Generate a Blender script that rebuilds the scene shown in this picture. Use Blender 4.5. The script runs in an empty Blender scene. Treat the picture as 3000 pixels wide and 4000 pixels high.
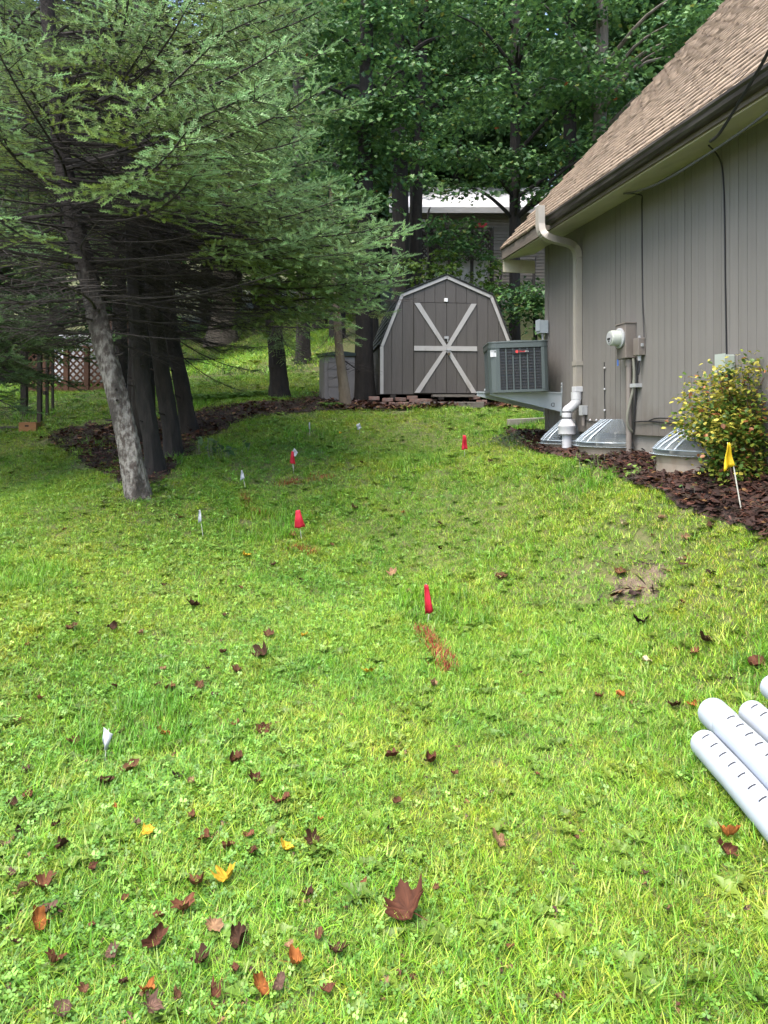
import bpy, math, random
import numpy as np
from mathutils import Vector, Matrix
random.seed(7); rng = np.random.default_rng(7)
S = bpy.context.scene; COL = S.collection
# ---------------------------------------------------------------- camera, sky, sun, exposure
F = 2773.0; HY = 1615.0; EYE = 1.5          # focal length (photo px), horizon row, eye height
cam_d = bpy.data.cameras.new('camera'); cam = bpy.data.objects.new('camera', cam_d); COL.objects.link(cam)
cam_d.sensor_fit = 'VERTICAL'; cam_d.sensor_height = 36; cam_d.sensor_width = 27; cam_d.lens = 36*F/4000
cam_d.shift_y = -(2000-HY)/4000; cam_d.clip_end = 600; cam_d.clip_start = .05
cam.location = (0, 0, EYE); cam.rotation_euler = (math.radians(90), 0, 0); S.camera = cam
SUN_EL, SUN_AZ = math.radians(66), math.radians(-140)     # azimuth from +Y towards +X
W = bpy.data.worlds.new('World'); S.world = W; W.use_nodes = True
nt = W.node_tree; bg = nt.nodes['Background']; sky = nt.nodes.new('ShaderNodeTexSky')
sky.sky_type = 'NISHITA'; sky.sun_disc = False; sky.sun_elevation = SUN_EL; sky.sun_rotation = SUN_AZ
sky.dust_density = 4.0; sky.air_density = 1.0; sky.ozone_density = .6; sky.altitude = 200
nt.links.new(sky.outputs[0], bg.inputs[0]); bg.inputs[1].default_value = .15
sd = bpy.data.lights.new('sun', 'SUN'); sun = bpy.data.objects.new('sun', sd); COL.objects.link(sun)
sd.energy = 1.5; sd.angle = math.radians(55); sd.color = (1, .95, .86)
dv = Vector((math.sin(SUN_AZ)*math.cos(SUN_EL), math.cos(SUN_AZ)*math.cos(SUN_EL), math.sin(SUN_EL)))
sun.rotation_euler = dv.to_track_quat('Z', 'Y').to_euler(); sun.location = (-8, -10, 20)
S.view_settings.view_transform = 'Standard'; S.view_settings.look = 'None'
S.view_settings.exposure = 2.2; S.view_settings.gamma = 1; S.view_settings.use_curve_mapping = False
S.cycles.max_bounces = 8; S.cycles.diffuse_bounces = 4; S.cycles.transparent_max_bounces = 12
# ---------------------------------------------------------------- helpers
def P(px, py, Z): return np.array([(px-1500)*Z/F, Z, EYE+(HY-py)*Z/F])
CP = [(1500,4000,1.75),(0,4000,1.75),(3000,4000,1.75),(1590,3640,2.06),(2750,2950,2.98),(1690,2600,4.1),(1670,2430,4.9),(1170,2130,6.6),
 (1813,1775,9.8),(535,1930,7.4),(0,1900,9),(110,1690,12),(300,1535,24),(1090,1545,14),(1740,1590,12.5),(1345,1590,12.3),(1400,1690,10.9),(1150,1800,9),
 (945,1890,8),(780,2080,6.8),(415,2950,3.2),(2460,1782,7.1),(2150,1752,8.5),(2050,1695,9.0),(2640,1840,6.1),(2908,2012,4.8),
 (2930,1955,5.0),(3000,2060,4.45),(2300,1800,7.6),(2600,1930,5.5),(2500,2310,4.9),(1600,1594,12.95),(1900,1594,12.9),(1450,1590,13.0),(2260,1768,7.6),(2400,1777,7.15),(2600,1846,6.15),(2720,1852,5.85),(2120,1748,8.75),(2505,2450,4.3),(2990,2620,3.45),(2750,2750,3.4),
 (2900,3300,2.4),(1900,2050,6.7),(2300,2000,6.3),(850,1400,32),(780,1290,42),(0,2500,4.1),(0,2950,3.05),(1000,2500,4.4),(1000,3000,2.95)]
pts = [P(*c) for c in CP]
pts += [np.array(p, float) for p in [(1.166,14.5,1.9),(-1.2,13.2,1.72),(3.2,12.6,1.7),(-2.2,13,1.75),(-8,13,1.5),(-12,20,2.1),(3,30,6.0),(8,24,4.6),(5,17,2.7),(1,18,2.9),(0,24,4.3),(-10,35,4.2),(10,45,10.5),(0,60,14.5),(-25,60,11),
 (30,60,15),(-25,10,.9),(-20,0,.2),(12,8,1.6),(12,0,.9),(20,20,4.0),(0,-4,-.15),(-9,3,.05),(5,2,.35),(10,-10,.2),(-12,-12,-.4),(0,-30,-1.5),(60,100,32),(-60,100,24),(0,110,33),(-90,20,2),(90,30,9),(-80,-60,-4),(80,-60,-2),(0,-100,-5),(150,190,55),(-150,190,48),(0,200,58),(-170,0,2),(170,0,10)]]
pts = np.array(pts)
def tpsk(r2): return np.where(r2 > 0, r2*np.log(np.maximum(r2, 1e-12)), 0)
_n = len(pts); _d2 = ((pts[:, None, :2]-pts[None, :, :2])**2).sum(-1)
# distances warped so that the dense near points and the far hills live on one scale
_K = tpsk(_d2/100)+np.eye(_n)*.0015; _Q = np.c_[np.ones(_n), pts[:, :2]/10]
_A = np.block([[_K, _Q], [_Q.T, np.zeros((3, 3))]]); _sol = np.linalg.solve(_A, np.r_[pts[:, 2], 0, 0, 0])
def ground(x, y):
    x = np.asarray(x, float); y = np.asarray(y, float); sh = x.shape; xf = x.ravel(); yf = y.ravel(); out = np.zeros(len(xf))
    for i in range(0, len(xf), 20000):
        a = xf[i:i+20000]; b = yf[i:i+20000]
        r2 = (a[:, None]-pts[:, 0])**2+(b[:, None]-pts[:, 1])**2
        out[i:i+20000] = tpsk(r2/100)@_sol[:_n]+_sol[_n]+_sol[_n+1]*a/10+_sol[_n+2]*b/10
    out += .012*np.sin(xf*2.1+1)*np.sin(yf*1.7)+.006*np.sin(xf*5.3)*np.sin(yf*4.6+2)
    return out.reshape(sh)
def gz(x, y): return float(ground(np.array([x]), np.array([y]))[0])
_Z = np.concatenate([np.linspace(1.2, 16, 900), np.linspace(16.1, 120, 700)])
def hit(px, py):
    """ground point seen at a photo pixel"""
    x = (px-1500)*_Z/F; ray = EYE+(HY-py)*_Z/F; d = ray-ground(x, _Z)
    k = np.argmax(d < 0)
    if not (d < 0).any(): return P(px, py, 60)
    if k == 0: return np.array([x[0], _Z[0], ground(x[:1], _Z[:1])[0]])
    t = d[k-1]/(d[k-1]-d[k]); z = _Z[k-1]+t*(_Z[k]-_Z[k-1]); X = (px-1500)*z/F
    return np.array([X, z, gz(X, z)])
# ---- materials
MATS = {}
def _mix(nt, f, a, b):
    m = nt.nodes.new('ShaderNodeMix'); m.data_type = 'RGBA'
    for s, v in ((0, f), (6, a), (7, b)):
        if hasattr(v, 'links') or hasattr(v, 'is_linked'): nt.links.new(v, m.inputs[s])
        else: m.inputs[s].default_value = v if s == 0 else (*v, 1)
    return m.outputs[2]
def _noise(nt, scale, detail=4, stretch=(1, 1, 1), coord='Object', rough=.6):
    tc = nt.nodes.new('ShaderNodeTexCoord'); mp = nt.nodes.new('ShaderNodeMapping'); mp.inputs['Scale'].default_value = stretch
    n = nt.nodes.new('ShaderNodeTexNoise'); n.inputs['Scale'].default_value = scale; n.inputs['Detail'].default_value = detail; n.inputs['Roughness'].default_value = rough
    nt.links.new(tc.outputs[coord], mp.inputs[0]); nt.links.new(mp.outputs[0], n.inputs['Vector']); return n.outputs[0]
def _ramp(nt, v, lo, hi):
    r = nt.nodes.new('ShaderNodeMapRange'); r.inputs[1].default_value = lo; r.inputs[2].default_value = hi; nt.links.new(v, r.inputs[0]); return r.outputs[0]
def mat(name, c1, c2=None, rough=.7, scale=6, stretch=(1, 1, 1), bump=0, bscale=None, metal=0, spec=.4, dirt=None, dscale=1.5, rand=0.0, lo=.3, hi=.7, dlo=.55, dhi=.8):
    if name in MATS: return MATS[name]
    m = bpy.data.materials.new(name); m.use_nodes = True; nt = m.node_tree; b = nt.nodes['Principled BSDF']
    b.inputs['Roughness'].default_value = rough; b.inputs['Metallic'].default_value = metal; b.inputs['Specular IOR Level'].default_value = spec
    c2 = c2 or tuple(x*.75 for x in c1)
    n = _noise(nt, scale, 5, stretch); col = _mix(nt, _ramp(nt, n, lo, hi), c1, c2)
    if dirt: col = _mix(nt, _ramp(nt, _noise(nt, dscale, 6, (1, 1, .4)), dlo, dhi), col, dirt)
    if rand:
        oi = nt.nodes.new('ShaderNodeObjectInfo'); hv = nt.nodes.new('ShaderNodeHueSaturation')
        r = nt.nodes.new('ShaderNodeMapRange'); r.inputs[3].default_value = 1-rand; r.inputs[4].default_value = 1+rand
        nt.links.new(oi.outputs['Random'], r.inputs[0]); nt.links.new(r.outputs[0], hv.inputs['Value']); nt.links.new(col, hv.inputs['Color']); col = hv.outputs[0]
    nt.links.new(col, b.inputs['Base Color'])
    if bump:
        bp = nt.nodes.new('ShaderNodeBump'); bp.inputs['Strength'].default_value = bump; bp.inputs['Distance'].default_value = .02
        nt.links.new(_noise(nt, bscale or scale*3, 6, stretch), bp.inputs['Height']); nt.links.new(bp.outputs[0], b.inputs['Normal'])
    MATS[name] = m; return m
def leafmat(name, rough=.4, trans=.3, spec=.4, rand=.18, patch=None, pscale=.7, plo=.45, phi=.65, hue=0):
    """plant material: colour from the mesh attribute Col, a value change per object, optional second colour in patches"""
    if name in MATS: return MATS[name]
    m = bpy.data.materials.new(name); m.use_nodes = True; nt = m.node_tree; b = nt.nodes['Principled BSDF']; out = nt.nodes['Material Output']
    at = nt.nodes.new('ShaderNodeAttribute'); at.attribute_name = 'Col'; col = at.outputs['Color']
    if patch:
        for pc, sc, lo, hi in patch:
            g = nt.nodes.new('ShaderNodeNewGeometry'); n = nt.nodes.new('ShaderNodeTexNoise'); n.inputs['Scale'].default_value = sc; n.inputs['Detail'].default_value = 5
            nt.links.new(g.outputs['Position'], n.inputs['Vector']); mm = nt.nodes.new('ShaderNodeMix'); mm.data_type = 'RGBA'; mm.blend_type = 'MULTIPLY'
            nt.links.new(_ramp(nt, n.outputs[0], lo, hi), mm.inputs[0]); nt.links.new(col, mm.inputs[6]); mm.inputs[7].default_value = (*pc, 1); col = mm.outputs[2]
    oi = nt.nodes.new('ShaderNodeObjectInfo'); hv = nt.nodes.new('ShaderNodeHueSaturation')
    r = nt.nodes.new('ShaderNodeMapRange'); r.inputs[3].default_value = 1-rand; r.inputs[4].default_value = 1+rand
    nt.links.new(oi.outputs['Random'], r.inputs[0]); nt.links.new(r.outputs[0], hv.inputs['Value']); nt.links.new(col, hv.inputs['Color']); col = hv.outputs[0]
    nt.links.new(col, b.inputs['Base Color']); b.inputs['Roughness'].default_value = rough; b.inputs['Specular IOR Level'].default_value = spec
    t = nt.nodes.new('ShaderNodeBsdfTranslucent'); nt.links.new(col, t.inputs[0]); ms = nt.nodes.new('ShaderNodeMixShader'); ms.inputs[0].default_value = trans
    nt.links.new(b.outputs[0], ms.inputs[1]); nt.links.new(t.outputs[0], ms.inputs[2]); nt.links.new(ms.outputs[0], out.inputs[0])
    MATS[name] = m; return m
# ---- meshes
def np_mesh(name, V, faces, m, col=None, smooth=False):
    """V (n,3); faces: list of int arrays, each (k, corners); col (n,3) point colours"""
    me = bpy.data.meshes.new(name); V = np.asarray(V, np.float32); me.vertices.add(len(V)); me.vertices.foreach_set('co', V.ravel())
    faces = [np.asarray(f, np.int32) for f in faces if len(f)]; tot = np.concatenate([np.full(len(f), f.shape[1]) for f in faces]).astype(np.int32)
    loops = np.concatenate([f.ravel() for f in faces]).astype(np.int32)
    me.loops.add(len(loops)); me.loops.foreach_set('vertex_index', loops); me.polygons.add(len(tot))
    me.polygons.foreach_set('loop_start', np.r_[0, np.cumsum(tot)[:-1]].astype(np.int32))
    if smooth: me.polygons.foreach_set('use_smooth', np.ones(len(tot), bool))
    if col is not None:
        a = me.attributes.new('Col', 'FLOAT_COLOR', 'POINT'); a.data.foreach_set('color', np.c_[np.asarray(col, np.float32), np.ones(len(V), np.float32)].astype(np.float32).ravel())
    me.materials.append(m); me.update(calc_edges=True); me.validate(); return me
def link(name, me, parent=None, loc=(0, 0, 0), rot=(0, 0, 0), scale=None):
    o = bpy.data.objects.new(name, me); COL.objects.link(o); o.location = loc; o.rotation_euler = rot
    if scale is not None: o.scale = (scale,)*3 if not hasattr(scale, '__len__') else scale
    if parent is not None: o.parent = parent
    return o
def tag(o, label=None, cat=None, group=None, kind=None):
    if label: o['label'] = label
    if cat: o['category'] = cat
    if group: o['group'] = group
    if kind: o['kind'] = kind
    return o
def thing(name, loc, label, cat, group=None, rz=0, rot=None):
    o = link(name, None, None, tuple(float(v) for v in loc), rot or (0, 0, rz)); return tag(o, label, cat, group)
class MB:
    def __init__(s): s.v = []; s.f = []
    def quad(s, a, b, c, d): n = len(s.v); s.v += [tuple(a), tuple(b), tuple(c), tuple(d)]; s.f.append((n, n+1, n+2, n+3)); return s
    def box(s, c, d, R=None):
        c = np.array(c, float); d = np.array(d, float)/2; n = len(s.v)
        for k in ((-1,-1,-1),(1,-1,-1),(1,1,-1),(-1,1,-1),(-1,-1,1),(1,-1,1),(1,1,1),(-1,1,1)):
            q = np.array(k)*d; q = R@q if R is not None else q; s.v.append(tuple(c+q))
        s.f += [tuple(n+i for i in q) for q in ((0,3,2,1),(4,5,6,7),(0,1,5,4),(1,2,6,5),(2,3,7,6),(3,0,4,7))]; return s
    def bx(s, a, b): a = np.array(a, float); b = np.array(b, float); return s.box((a+b)/2, np.abs(b-a))
    def prism(s, poly, ext):
        """poly: 3-D points of one face; ext: extrusion vector"""
        n = len(s.v); k = len(poly); e = np.array(ext, float)
        s.v += [tuple(p) for p in poly]+[tuple(np.array(p)+e) for p in poly]
        s.f += [tuple(range(n+k-1, n-1, -1)), tuple(range(n+k, n+2*k))]+[(n+i, n+(i+1) % k, n+k+(i+1) % k, n+k+i) for i in range(k)]; return s
    def tube(s, path, r, n=8, cap=True, ell=None):
        path = [np.array(p, float) for p in path]; k = len(path); rr = r if hasattr(r, '__len__') else [r]*k; b = len(s.v); up = None
        for i, p in enumerate(path):
            t = path[min(i+1, k-1)]-path[max(i-1, 0)]; t /= (np.linalg.norm(t)+1e-9)
            if up is None: up = np.array((0, 0, 1.)) if abs(t[2]) < .9 else np.array((0, 1., 0))
            u = np.cross(t, up); u /= (np.linalg.norm(u)+1e-9); w = np.cross(u, t); up = w
            for j in range(n):
                a = 2*math.pi*j/n; ea, eb = ell or (1, 1); s.v.append(tuple(p+rr[i]*(math.cos(a)*u*ea+math.sin(a)*w*eb)))
        for i in range(k-1):
            for j in range(n): s.f.append((b+i*n+j, b+i*n+(j+1) % n, b+(i+1)*n+(j+1) % n, b+(i+1)*n+j))
        if cap: s.f += [tuple(range(b+n-1, b-1, -1)), tuple(range(b+(k-1)*n, b+k*n))]
        return s
    def rect_tube(s, path, w, h, side):
        """rectangular duct along a path; side = fixed width axis"""
        path = [np.array(p, float) for p in path]; side = np.array(side, float); b = len(s.v); k = len(path)
        for i, p in enumerate(path):
            t = path[min(i+1, k-1)]-path[max(i-1, 0)]; t /= np.linalg.norm(t); q = np.cross(t, side); q /= np.linalg.norm(q)
            for a, c in ((-1,-1),(1,-1),(1,1),(-1,1)): s.v.append(tuple(p+side*a*w/2+q*c*h/2))
        for i in range(k-1):
            for j in range(4): s.f.append((b+i*4+j, b+i*4+(j+1) % 4, b+(i+1)*4+(j+1) % 4, b+(i+1)*4+j))
        s.f += [(b+3, b+2, b+1, b), tuple(b+(k-1)*4+j for j in range(4))]; return s
    def lathe(s, prof, c=(0, 0, 0), n=20, axis='z', cap=True):
        b = len(s.v); c = np.array(c, float)
        for r, z in prof:
            for j in range(n):
                a = 2*math.pi*j/n; q = (r*math.cos(a), r*math.sin(a), z)
                if axis == 'x': q = (q[2], q[0], q[1])
                if axis == 'y': q = (q[0], q[2], q[1])
                s.v.append(tuple(c+q))
        for i in range(len(prof)-1):
            for j in range(n): s.f.append((b+i*n+j, b+i*n+(j+1) % n, b+(i+1)*n+(j+1) % n, b+(i+1)*n+j))
        if cap: s.f += [tuple(range(b+n-1, b-1, -1)), tuple(range(b+(len(prof)-1)*n, b+len(prof)*n))]
        return s
    def mesh(s, name, m, smooth=False, off=(0, 0, 0)):
        me = bpy.data.meshes.new(name); o = np.array(off, float); me.from_pydata([tuple(np.array(v)-o) for v in s.v], [], s.f)
        if smooth: me.polygons.foreach_set('use_smooth', [True]*len(me.polygons)); me.set_sharp_from_angle(angle=math.radians(40))
        me.materials.append(m); me.update(); return me
    def build(s, name, m, parent=None, smooth=False, off=(0, 0, 0), loc=(0, 0, 0), bevel=0):
        o = link(name, s.mesh(name, m, smooth, off), parent, loc)
        if bevel: b = o.modifiers.new('bevel', 'BEVEL'); b.width = bevel; b.segments = 2; b.limit_method = 'ANGLE'
        return o
def rotz(a): c, s = math.cos(a), math.sin(a); return np.array([[c,-s,0],[s,c,0],[0,0,1.]])
def inpoly(x, y, poly):
    r = np.zeros(x.shape, bool); n = len(poly)
    for i in range(n):
        x1, y1 = poly[i][:2]; x2, y2 = poly[(i+1) % n][:2]
        with np.errstate(divide='ignore', invalid='ignore'): r ^= ((y1 > y) != (y2 > y)) & (x < (x2-x1)*(y-y1)/(y2-y1)+x1)
    return r
def smoothpath(p, n=6):
    p = [np.array(q, float) for q in p]; q = [p[0]]+p+[p[-1]]; out = []
    for i in range(1, len(q)-2):
        for k in range(n):
            t = k/n; out.append(.5*((2*q[i])+(-q[i-1]+q[i+1])*t+(2*q[i-1]-5*q[i]+4*q[i+1]-q[i+2])*t*t+(-q[i-1]+3*q[i]-3*q[i+1]+q[i+2])*t**3))
    return out+[p[-1]]
def unlinked(name): return bpy.data.collections.new(name)
def scatter(name, pts, rot, scl, idx, variants, m):
    """one object whose geometry nodes put the variant meshes on its points"""
    me = bpy.data.meshes.new(name); me.vertices.add(len(pts)); me.vertices.foreach_set('co', np.asarray(pts, np.float32).ravel())
    a = me.attributes.new('rot', 'FLOAT_VECTOR', 'POINT'); a.data.foreach_set('vector', np.asarray(rot, np.float32).ravel())
    a = me.attributes.new('scl', 'FLOAT', 'POINT'); a.data.foreach_set('value', np.asarray(scl, np.float32))
    a = me.attributes.new('idx', 'INT', 'POINT'); a.data.foreach_set('value', np.asarray(idx, np.int32)); me.materials.append(m)
    o = link(name, me); c = unlinked(name+'_variants')
    for i, v in enumerate(variants): c.objects.link(bpy.data.objects.new('%s_%02d' % (name, i), v))
    g = bpy.data.node_groups.new(name, 'GeometryNodeTree'); g.interface.new_socket('Geometry', in_out='INPUT', socket_type='NodeSocketGeometry'); g.interface.new_socket('Geometry', in_out='OUTPUT', socket_type='NodeSocketGeometry')
    N = g.nodes; gi = N.new('NodeGroupInput'); go = N.new('NodeGroupOutput'); ci = N.new('GeometryNodeCollectionInfo'); ci.inputs[0].default_value = c; ci.inputs[1].default_value = True; ci.inputs[2].default_value = True
    ip = N.new('GeometryNodeInstanceOnPoints'); ip.inputs['Pick Instance'].default_value = True
    def na(n, t): x = N.new('GeometryNodeInputNamedAttribute'); x.data_type = t; x.inputs[0].default_value = n; return x.outputs[0]
    L = g.links; L.new(gi.outputs[0], ip.inputs['Points']); L.new(ci.outputs[0], ip.inputs['Instance']); L.new(na('idx', 'INT'), ip.inputs['Instance Index'])
    e2r = N.new('FunctionNodeEulerToRotation'); L.new(na('rot', 'FLOAT_VECTOR'), e2r.inputs[0]); L.new(e2r.outputs[0], ip.inputs['Rotation']); L.new(na('scl', 'FLOAT'), ip.inputs['Scale'])
    L.new(ip.outputs[0], go.inputs[0]); md = o.modifiers.new('scatter', 'NODES'); md.node_group = g; return o
# ---------------------------------------------------------------- ground
def warped(n, half, k): s = np.linspace(-1, 1, n); return half*np.sinh(k*s)/math.sinh(k)
gx = warped(191, 180, 5.0); gy = 7+warped(221, 190, 5.0)
GX, GY = np.meshgrid(gx, gy); GZ = ground(GX, GY)
def grid_faces(nx, ny): i = np.arange(nx*ny).reshape(ny, nx); return np.stack([i[:-1, :-1], i[:-1, 1:], i[1:, 1:], i[1:, :-1]], -1).reshape(-1, 4)
m_ground = mat('lawn_soil', (.055, .085, .018), (.10, .085, .04), .95, 9, bump=.4, dirt=(.045, .06, .015), dscale=.7)
o = link('ground', np_mesh('ground', np.c_[GX.ravel(), GY.ravel(), GZ.ravel()], [grid_faces(191, 221)], m_ground, smooth=True)); tag(o, kind='structure')
def zone(pix): return [hit(*p)[:2] for p in pix]
wallC = np.array([2.117, 9.2]); wdir = np.array([.1733, -.985]); wnor = np.array([-.985, -.1733])   # wall corner, along wall to the camera, outward
mulch_poly = zone([(1975,1680),(2050,1745),(2150,1780),(2260,1805),(2400,1850),(2520,1905),(2650,1975),(2780,2025),(2905,2062),(3000,2100)])
mulch_poly += [np.array([2.8, 3.3]), np.array([3.1, 2.2]), wallC+wdir*7.2+wnor*-.05, wallC+wdir*0-wnor*.05]
bed_poly = zone([(190,1725),(300,1785),(400,1850),(470,1885),(560,1900),(640,1875),(715,1800),(800,1715),(920,1655),(1060,1625),(1250,1608),(1500,1606),(1700,1598),(1900,1590),(2010,1596)])
bed_poly += [np.array([2.5, 12.2]), np.array([2.6, 16]), np.array([-.9, 16.5])]+zone([(1180,1562),(1060,1574),(860,1588),(760,1612),(640,1642),(500,1655),(330,1668),(200,1688)])
def sheet(name, poly, m, lift, step=.07):
    p = np.array(poly); x0, y0 = p.min(0); x1, y1 = p.max(0); nx = int((x1-x0)/step)+2; ny = int((y1-y0)/step)+2
    X, Y = np.meshgrid(np.linspace(x0, x1, nx), np.linspace(y0, y1, ny)); X = X+.02*np.sin(Y*17)+.02*np.sin(Y*41); Z = ground(X, Y)+lift+.008*np.sin(X*23)*np.sin(Y*19)
    f = grid_faces(nx, ny); c = inpoly(X.ravel()[f].mean(1), Y.ravel()[f].mean(1), poly); f = f[c]
    u, inv = np.unique(f, return_inverse=True); V = np.c_[X.ravel(), Y.ravel(), Z.ravel()][u]
    return tag(link(name, np_mesh(name, V, [inv.reshape(f.shape)], m, smooth=True)), kind='structure')
m_mulch = mat('mulch', (.034, .018, .013), (.013, .008, .007), .95, 14, bump=.8, bscale=40)
m_needle = mat('needle_litter', (.026, .016, .010), (.010, .007, .005), .95, 7, bump=.8, bscale=30, dirt=(.02, .03, .008), dscale=1.2)
sheet('mulch_bed', mulch_poly, m_mulch, .022); sheet('needle_bed', bed_poly, m_needle, .02, .1)
shedR = rotz(math.radians(5.5)); shedO = np.array([1.166, 13.2, 1.857])
shed_poly = [shedO[:2]+(shedR@np.array(q))[:2] for q in ((-1.3,-.1,0),(1.3,-.1,0),(1.3,2.6,0),(-1.3,2.6,0))]
house_poly = [wallC+wnor*.05, wallC+wdir*14+wnor*.05, wallC+wdir*14-wnor*9, wallC-wnor*9]
bare = hit(2500, 2310)
# ---------------------------------------------------------------- grass
def blade(V, Fq, C, x, y, h, w, az, lean, bend, c, seg=2):
    n = len(V); dx, dy = math.cos(az), math.sin(az); sx, sy = -dy, dx
    for i in range(seg+1):
        t = i/seg; r = (lean*t+bend*t*t)*h; z = h*(t-.25*bend*t*t); ww = w*(1-t)**.7/2
        if i < seg: V += [(x+dx*r+sx*ww, y+dy*r+sy*ww, z), (x+dx*r-sx*ww, y+dy*r-sy*ww, z)]; C += [c, c]
        else: V.append((x+dx*r, y+dy*r, z)); C.append(c)
    for i in range(seg-1): Fq.append((n+2*i, n+2*i+1, n+2*i+3)); Fq.append((n+2*i, n+2*i+3, n+2*i+2))
    k = n+2*(seg-1); Fq.append((k, k+1, k+2))
m_grass = leafmat('grass_blades', .42, .30, .35, .34, patch=[((1.28, 1.03, .85), .55, .42, .66), ((.62, .78, .7), 1.7, .5, .7), ((1.22, .98, .85), 5, .48, .72)])
GC = [(.105, .265, .018), (.138, .308, .020), (.088, .243, .022), (.185, .342, .03), (.235, .35, .045), (.31, .30, .10)]
def tuft(seed, n, hmin, hmax, w, spread, pal, lean=.5):
    r = random.Random(seed); V = []; Fq = []; C = []
    for k in range(n):
        c = r.choice(pal); f = r.uniform(.65, 1.35); blade(V, Fq, C, r.gauss(0, spread), r.gauss(0, spread), r.uniform(hmin, hmax), w*r.uniform(.7, 1.3), r.uniform(0, 6.3), r.uniform(.1, lean), r.uniform(.1, .9), tuple(q*f for q in c))
    return np_mesh('grass_tuft', V, [Fq], m_grass, C)
def clover(seed, n, size, h, pal):
    r = random.Random(seed); V = []; Fq = []; C = []
    for k in range(n):
        x, y, z = r.gauss(0, .03), r.gauss(0, .03), h*r.uniform(.6, 1.2); a0 = r.uniform(0, 6.3); c = r.choice(pal); f = r.uniform(.85, 1.25); s = size*r.uniform(.7, 1.2); tx, ty = r.gauss(0, .35), r.gauss(0, .35)
        for q in range(3):
            a = a0+q*2.09; b = len(V); d = np.array((math.cos(a), math.sin(a))); e = np.array((-d[1], d[0]))
            for u, v in ((0, 0), (.55, .42), (1, .25), (.92, 0), (1, -.25), (.55, -.42)):
                xy = d*u*s+e*v*s; V.append((x+xy[0], y+xy[1], z+xy[0]*tx+xy[1]*ty+.12*s*abs(v))); C.append(tuple(g*f for g in c))
            Fq += [(b, b+5, b+4), (b, b+4, b+3), (b, b+3, b+2), (b, b+2, b+1)]
    return np_mesh('clover_patch', V, [Fq], m_grass, C)
def weed(seed, n, L, w, pal):
    r = random.Random(seed); V = []; Fq = []; C = []
    for k in range(n):
        az = 6.28*k/n+r.uniform(-.4, .4); c = r.choice(pal); l = L*r.uniform(.6, 1.2); d = np.array((math.cos(az), math.sin(az))); e = np.array((-d[1], d[0])); b = len(V)
        for u, v, z in ((0, .15, .01), (0, -.15, .01), (.5, .5, .03), (.5, -.5, .03), (.5, 0, .022), (1, 0, .025)):
            q = d*u*l+e*v*w; V.append((q[0], q[1], z)); C.append(c)
        Fq += [(b, b+1, b+4), (b, b+4, b+2), (b+1, b+3, b+4), (b+2, b+4, b+5), (b+4, b+3, b+5)]
    return np_mesh('broadleaf_weed', V, [Fq], m_grass, C)
VAR = [tuft(i, 14, .018, .048, .0036, .024, GC[:5], .95) for i in range(5)]+[tuft(20+i, 12, .015, .042, .0036, .024, GC[2:], 1.0) for i in range(3)]+[tuft(30, 12, .05, .10, .0042, .018, GC[:3], .35)]
VAR += [clover(40+i, 5, .0105, .026, [(.12, .26, .045), (.155, .31, .06), (.10, .23, .045)]) for i in range(3)]+[weed(50, 7, .05, .028, [(.11, .21, .035), (.10, .18, .03)]), tuft(60, 7, .03, .07, .0075, .02, [(.16, .27, .04), (.2, .3, .06)], .9)]
def scatter_grass(z0, z1, dens, sc, margin=1.25):
    zc = math.sqrt((z0*z0+z1*z1)/2); w1 = .57*z1+1.6; n = int(dens*2*w1*(z1-z0)); y = rng.uniform(z0, z1, n); x = rng.uniform(-w1, w1, n)
    k = np.abs(x) < .57*y+1.6; x = x[k]; y = y[k]
    return x, y, np.full(len(x), sc)
bands = [(.7, 1.5, 1500, 1.1), (1.5, 3, 3300, .95), (3, 5, 2700, .95), (5, 8, 1700, 1.02), (8, 12, 850, 1.15), (12, 17, 330, 1.55), (17, 44, 42, 3.2)]
R = [scatter_grass(*b) for b in bands]; x = np.concatenate([r[0] for r in R]); y = np.concatenate([r[1] for r in R]); sc = np.concatenate([r[2] for r in R])
kill = inpoly(x, y, mulch_poly) | inpoly(x, y, shed_poly) | inpoly(x, y, house_poly)
wx, wy = x+.16*np.sin(y*5+x*2)+rng.normal(0, .10, len(x)), y+.22*np.sin(x*4.3+1)+rng.normal(0, .16, len(x)); inb = inpoly(wx, wy, bed_poly); kill |= inb & (rng.random(len(x)) < np.where(y > 11, .93, .86))
db = np.hypot((x-bare[0])/.17, (y-bare[1])/.22)+.25*np.sin(9*np.arctan2(y-bare[1], x-bare[0])); kill |= (db < 1) & (rng.random(len(x)) < .5)
kill |= (y > 17) & (x > -1.5)
nz = np.sin(x*1.9+.7)*np.sin(y*1.6)+.6*np.sin(x*4.1)*np.sin(y*3.7+1); thin = rng.random(len(x)) < np.clip((nz-.6)*.9, 0, .6); kill |= thin
x, y, sc = x[~kill], y[~kill], sc[~kill]; nz = nz[~kill]; n = len(x)
cl = 1/(1+np.exp((x+.15+.3*np.sin(y*2))*2.0))       # clover grows mostly on the left
u = rng.random(n); idx = rng.integers(0, 8, n); wv = rng.random(n)
idx = np.where(u < .03+.30*cl, 9+rng.integers(0, 3, n), idx); idx = np.where((wv < .012), 12, idx); idx = np.where((wv > .985), 13, idx); idx = np.where((nz > .9) & (wv > .3) & (wv < .6), 8, idx); idx = np.where((wv > .5) & (wv < .512), 8, idx)
idx = np.where((x > .6) & (idx < 5) & (rng.random(n) < .35), 5+rng.integers(0, 3, n), idx)
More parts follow.
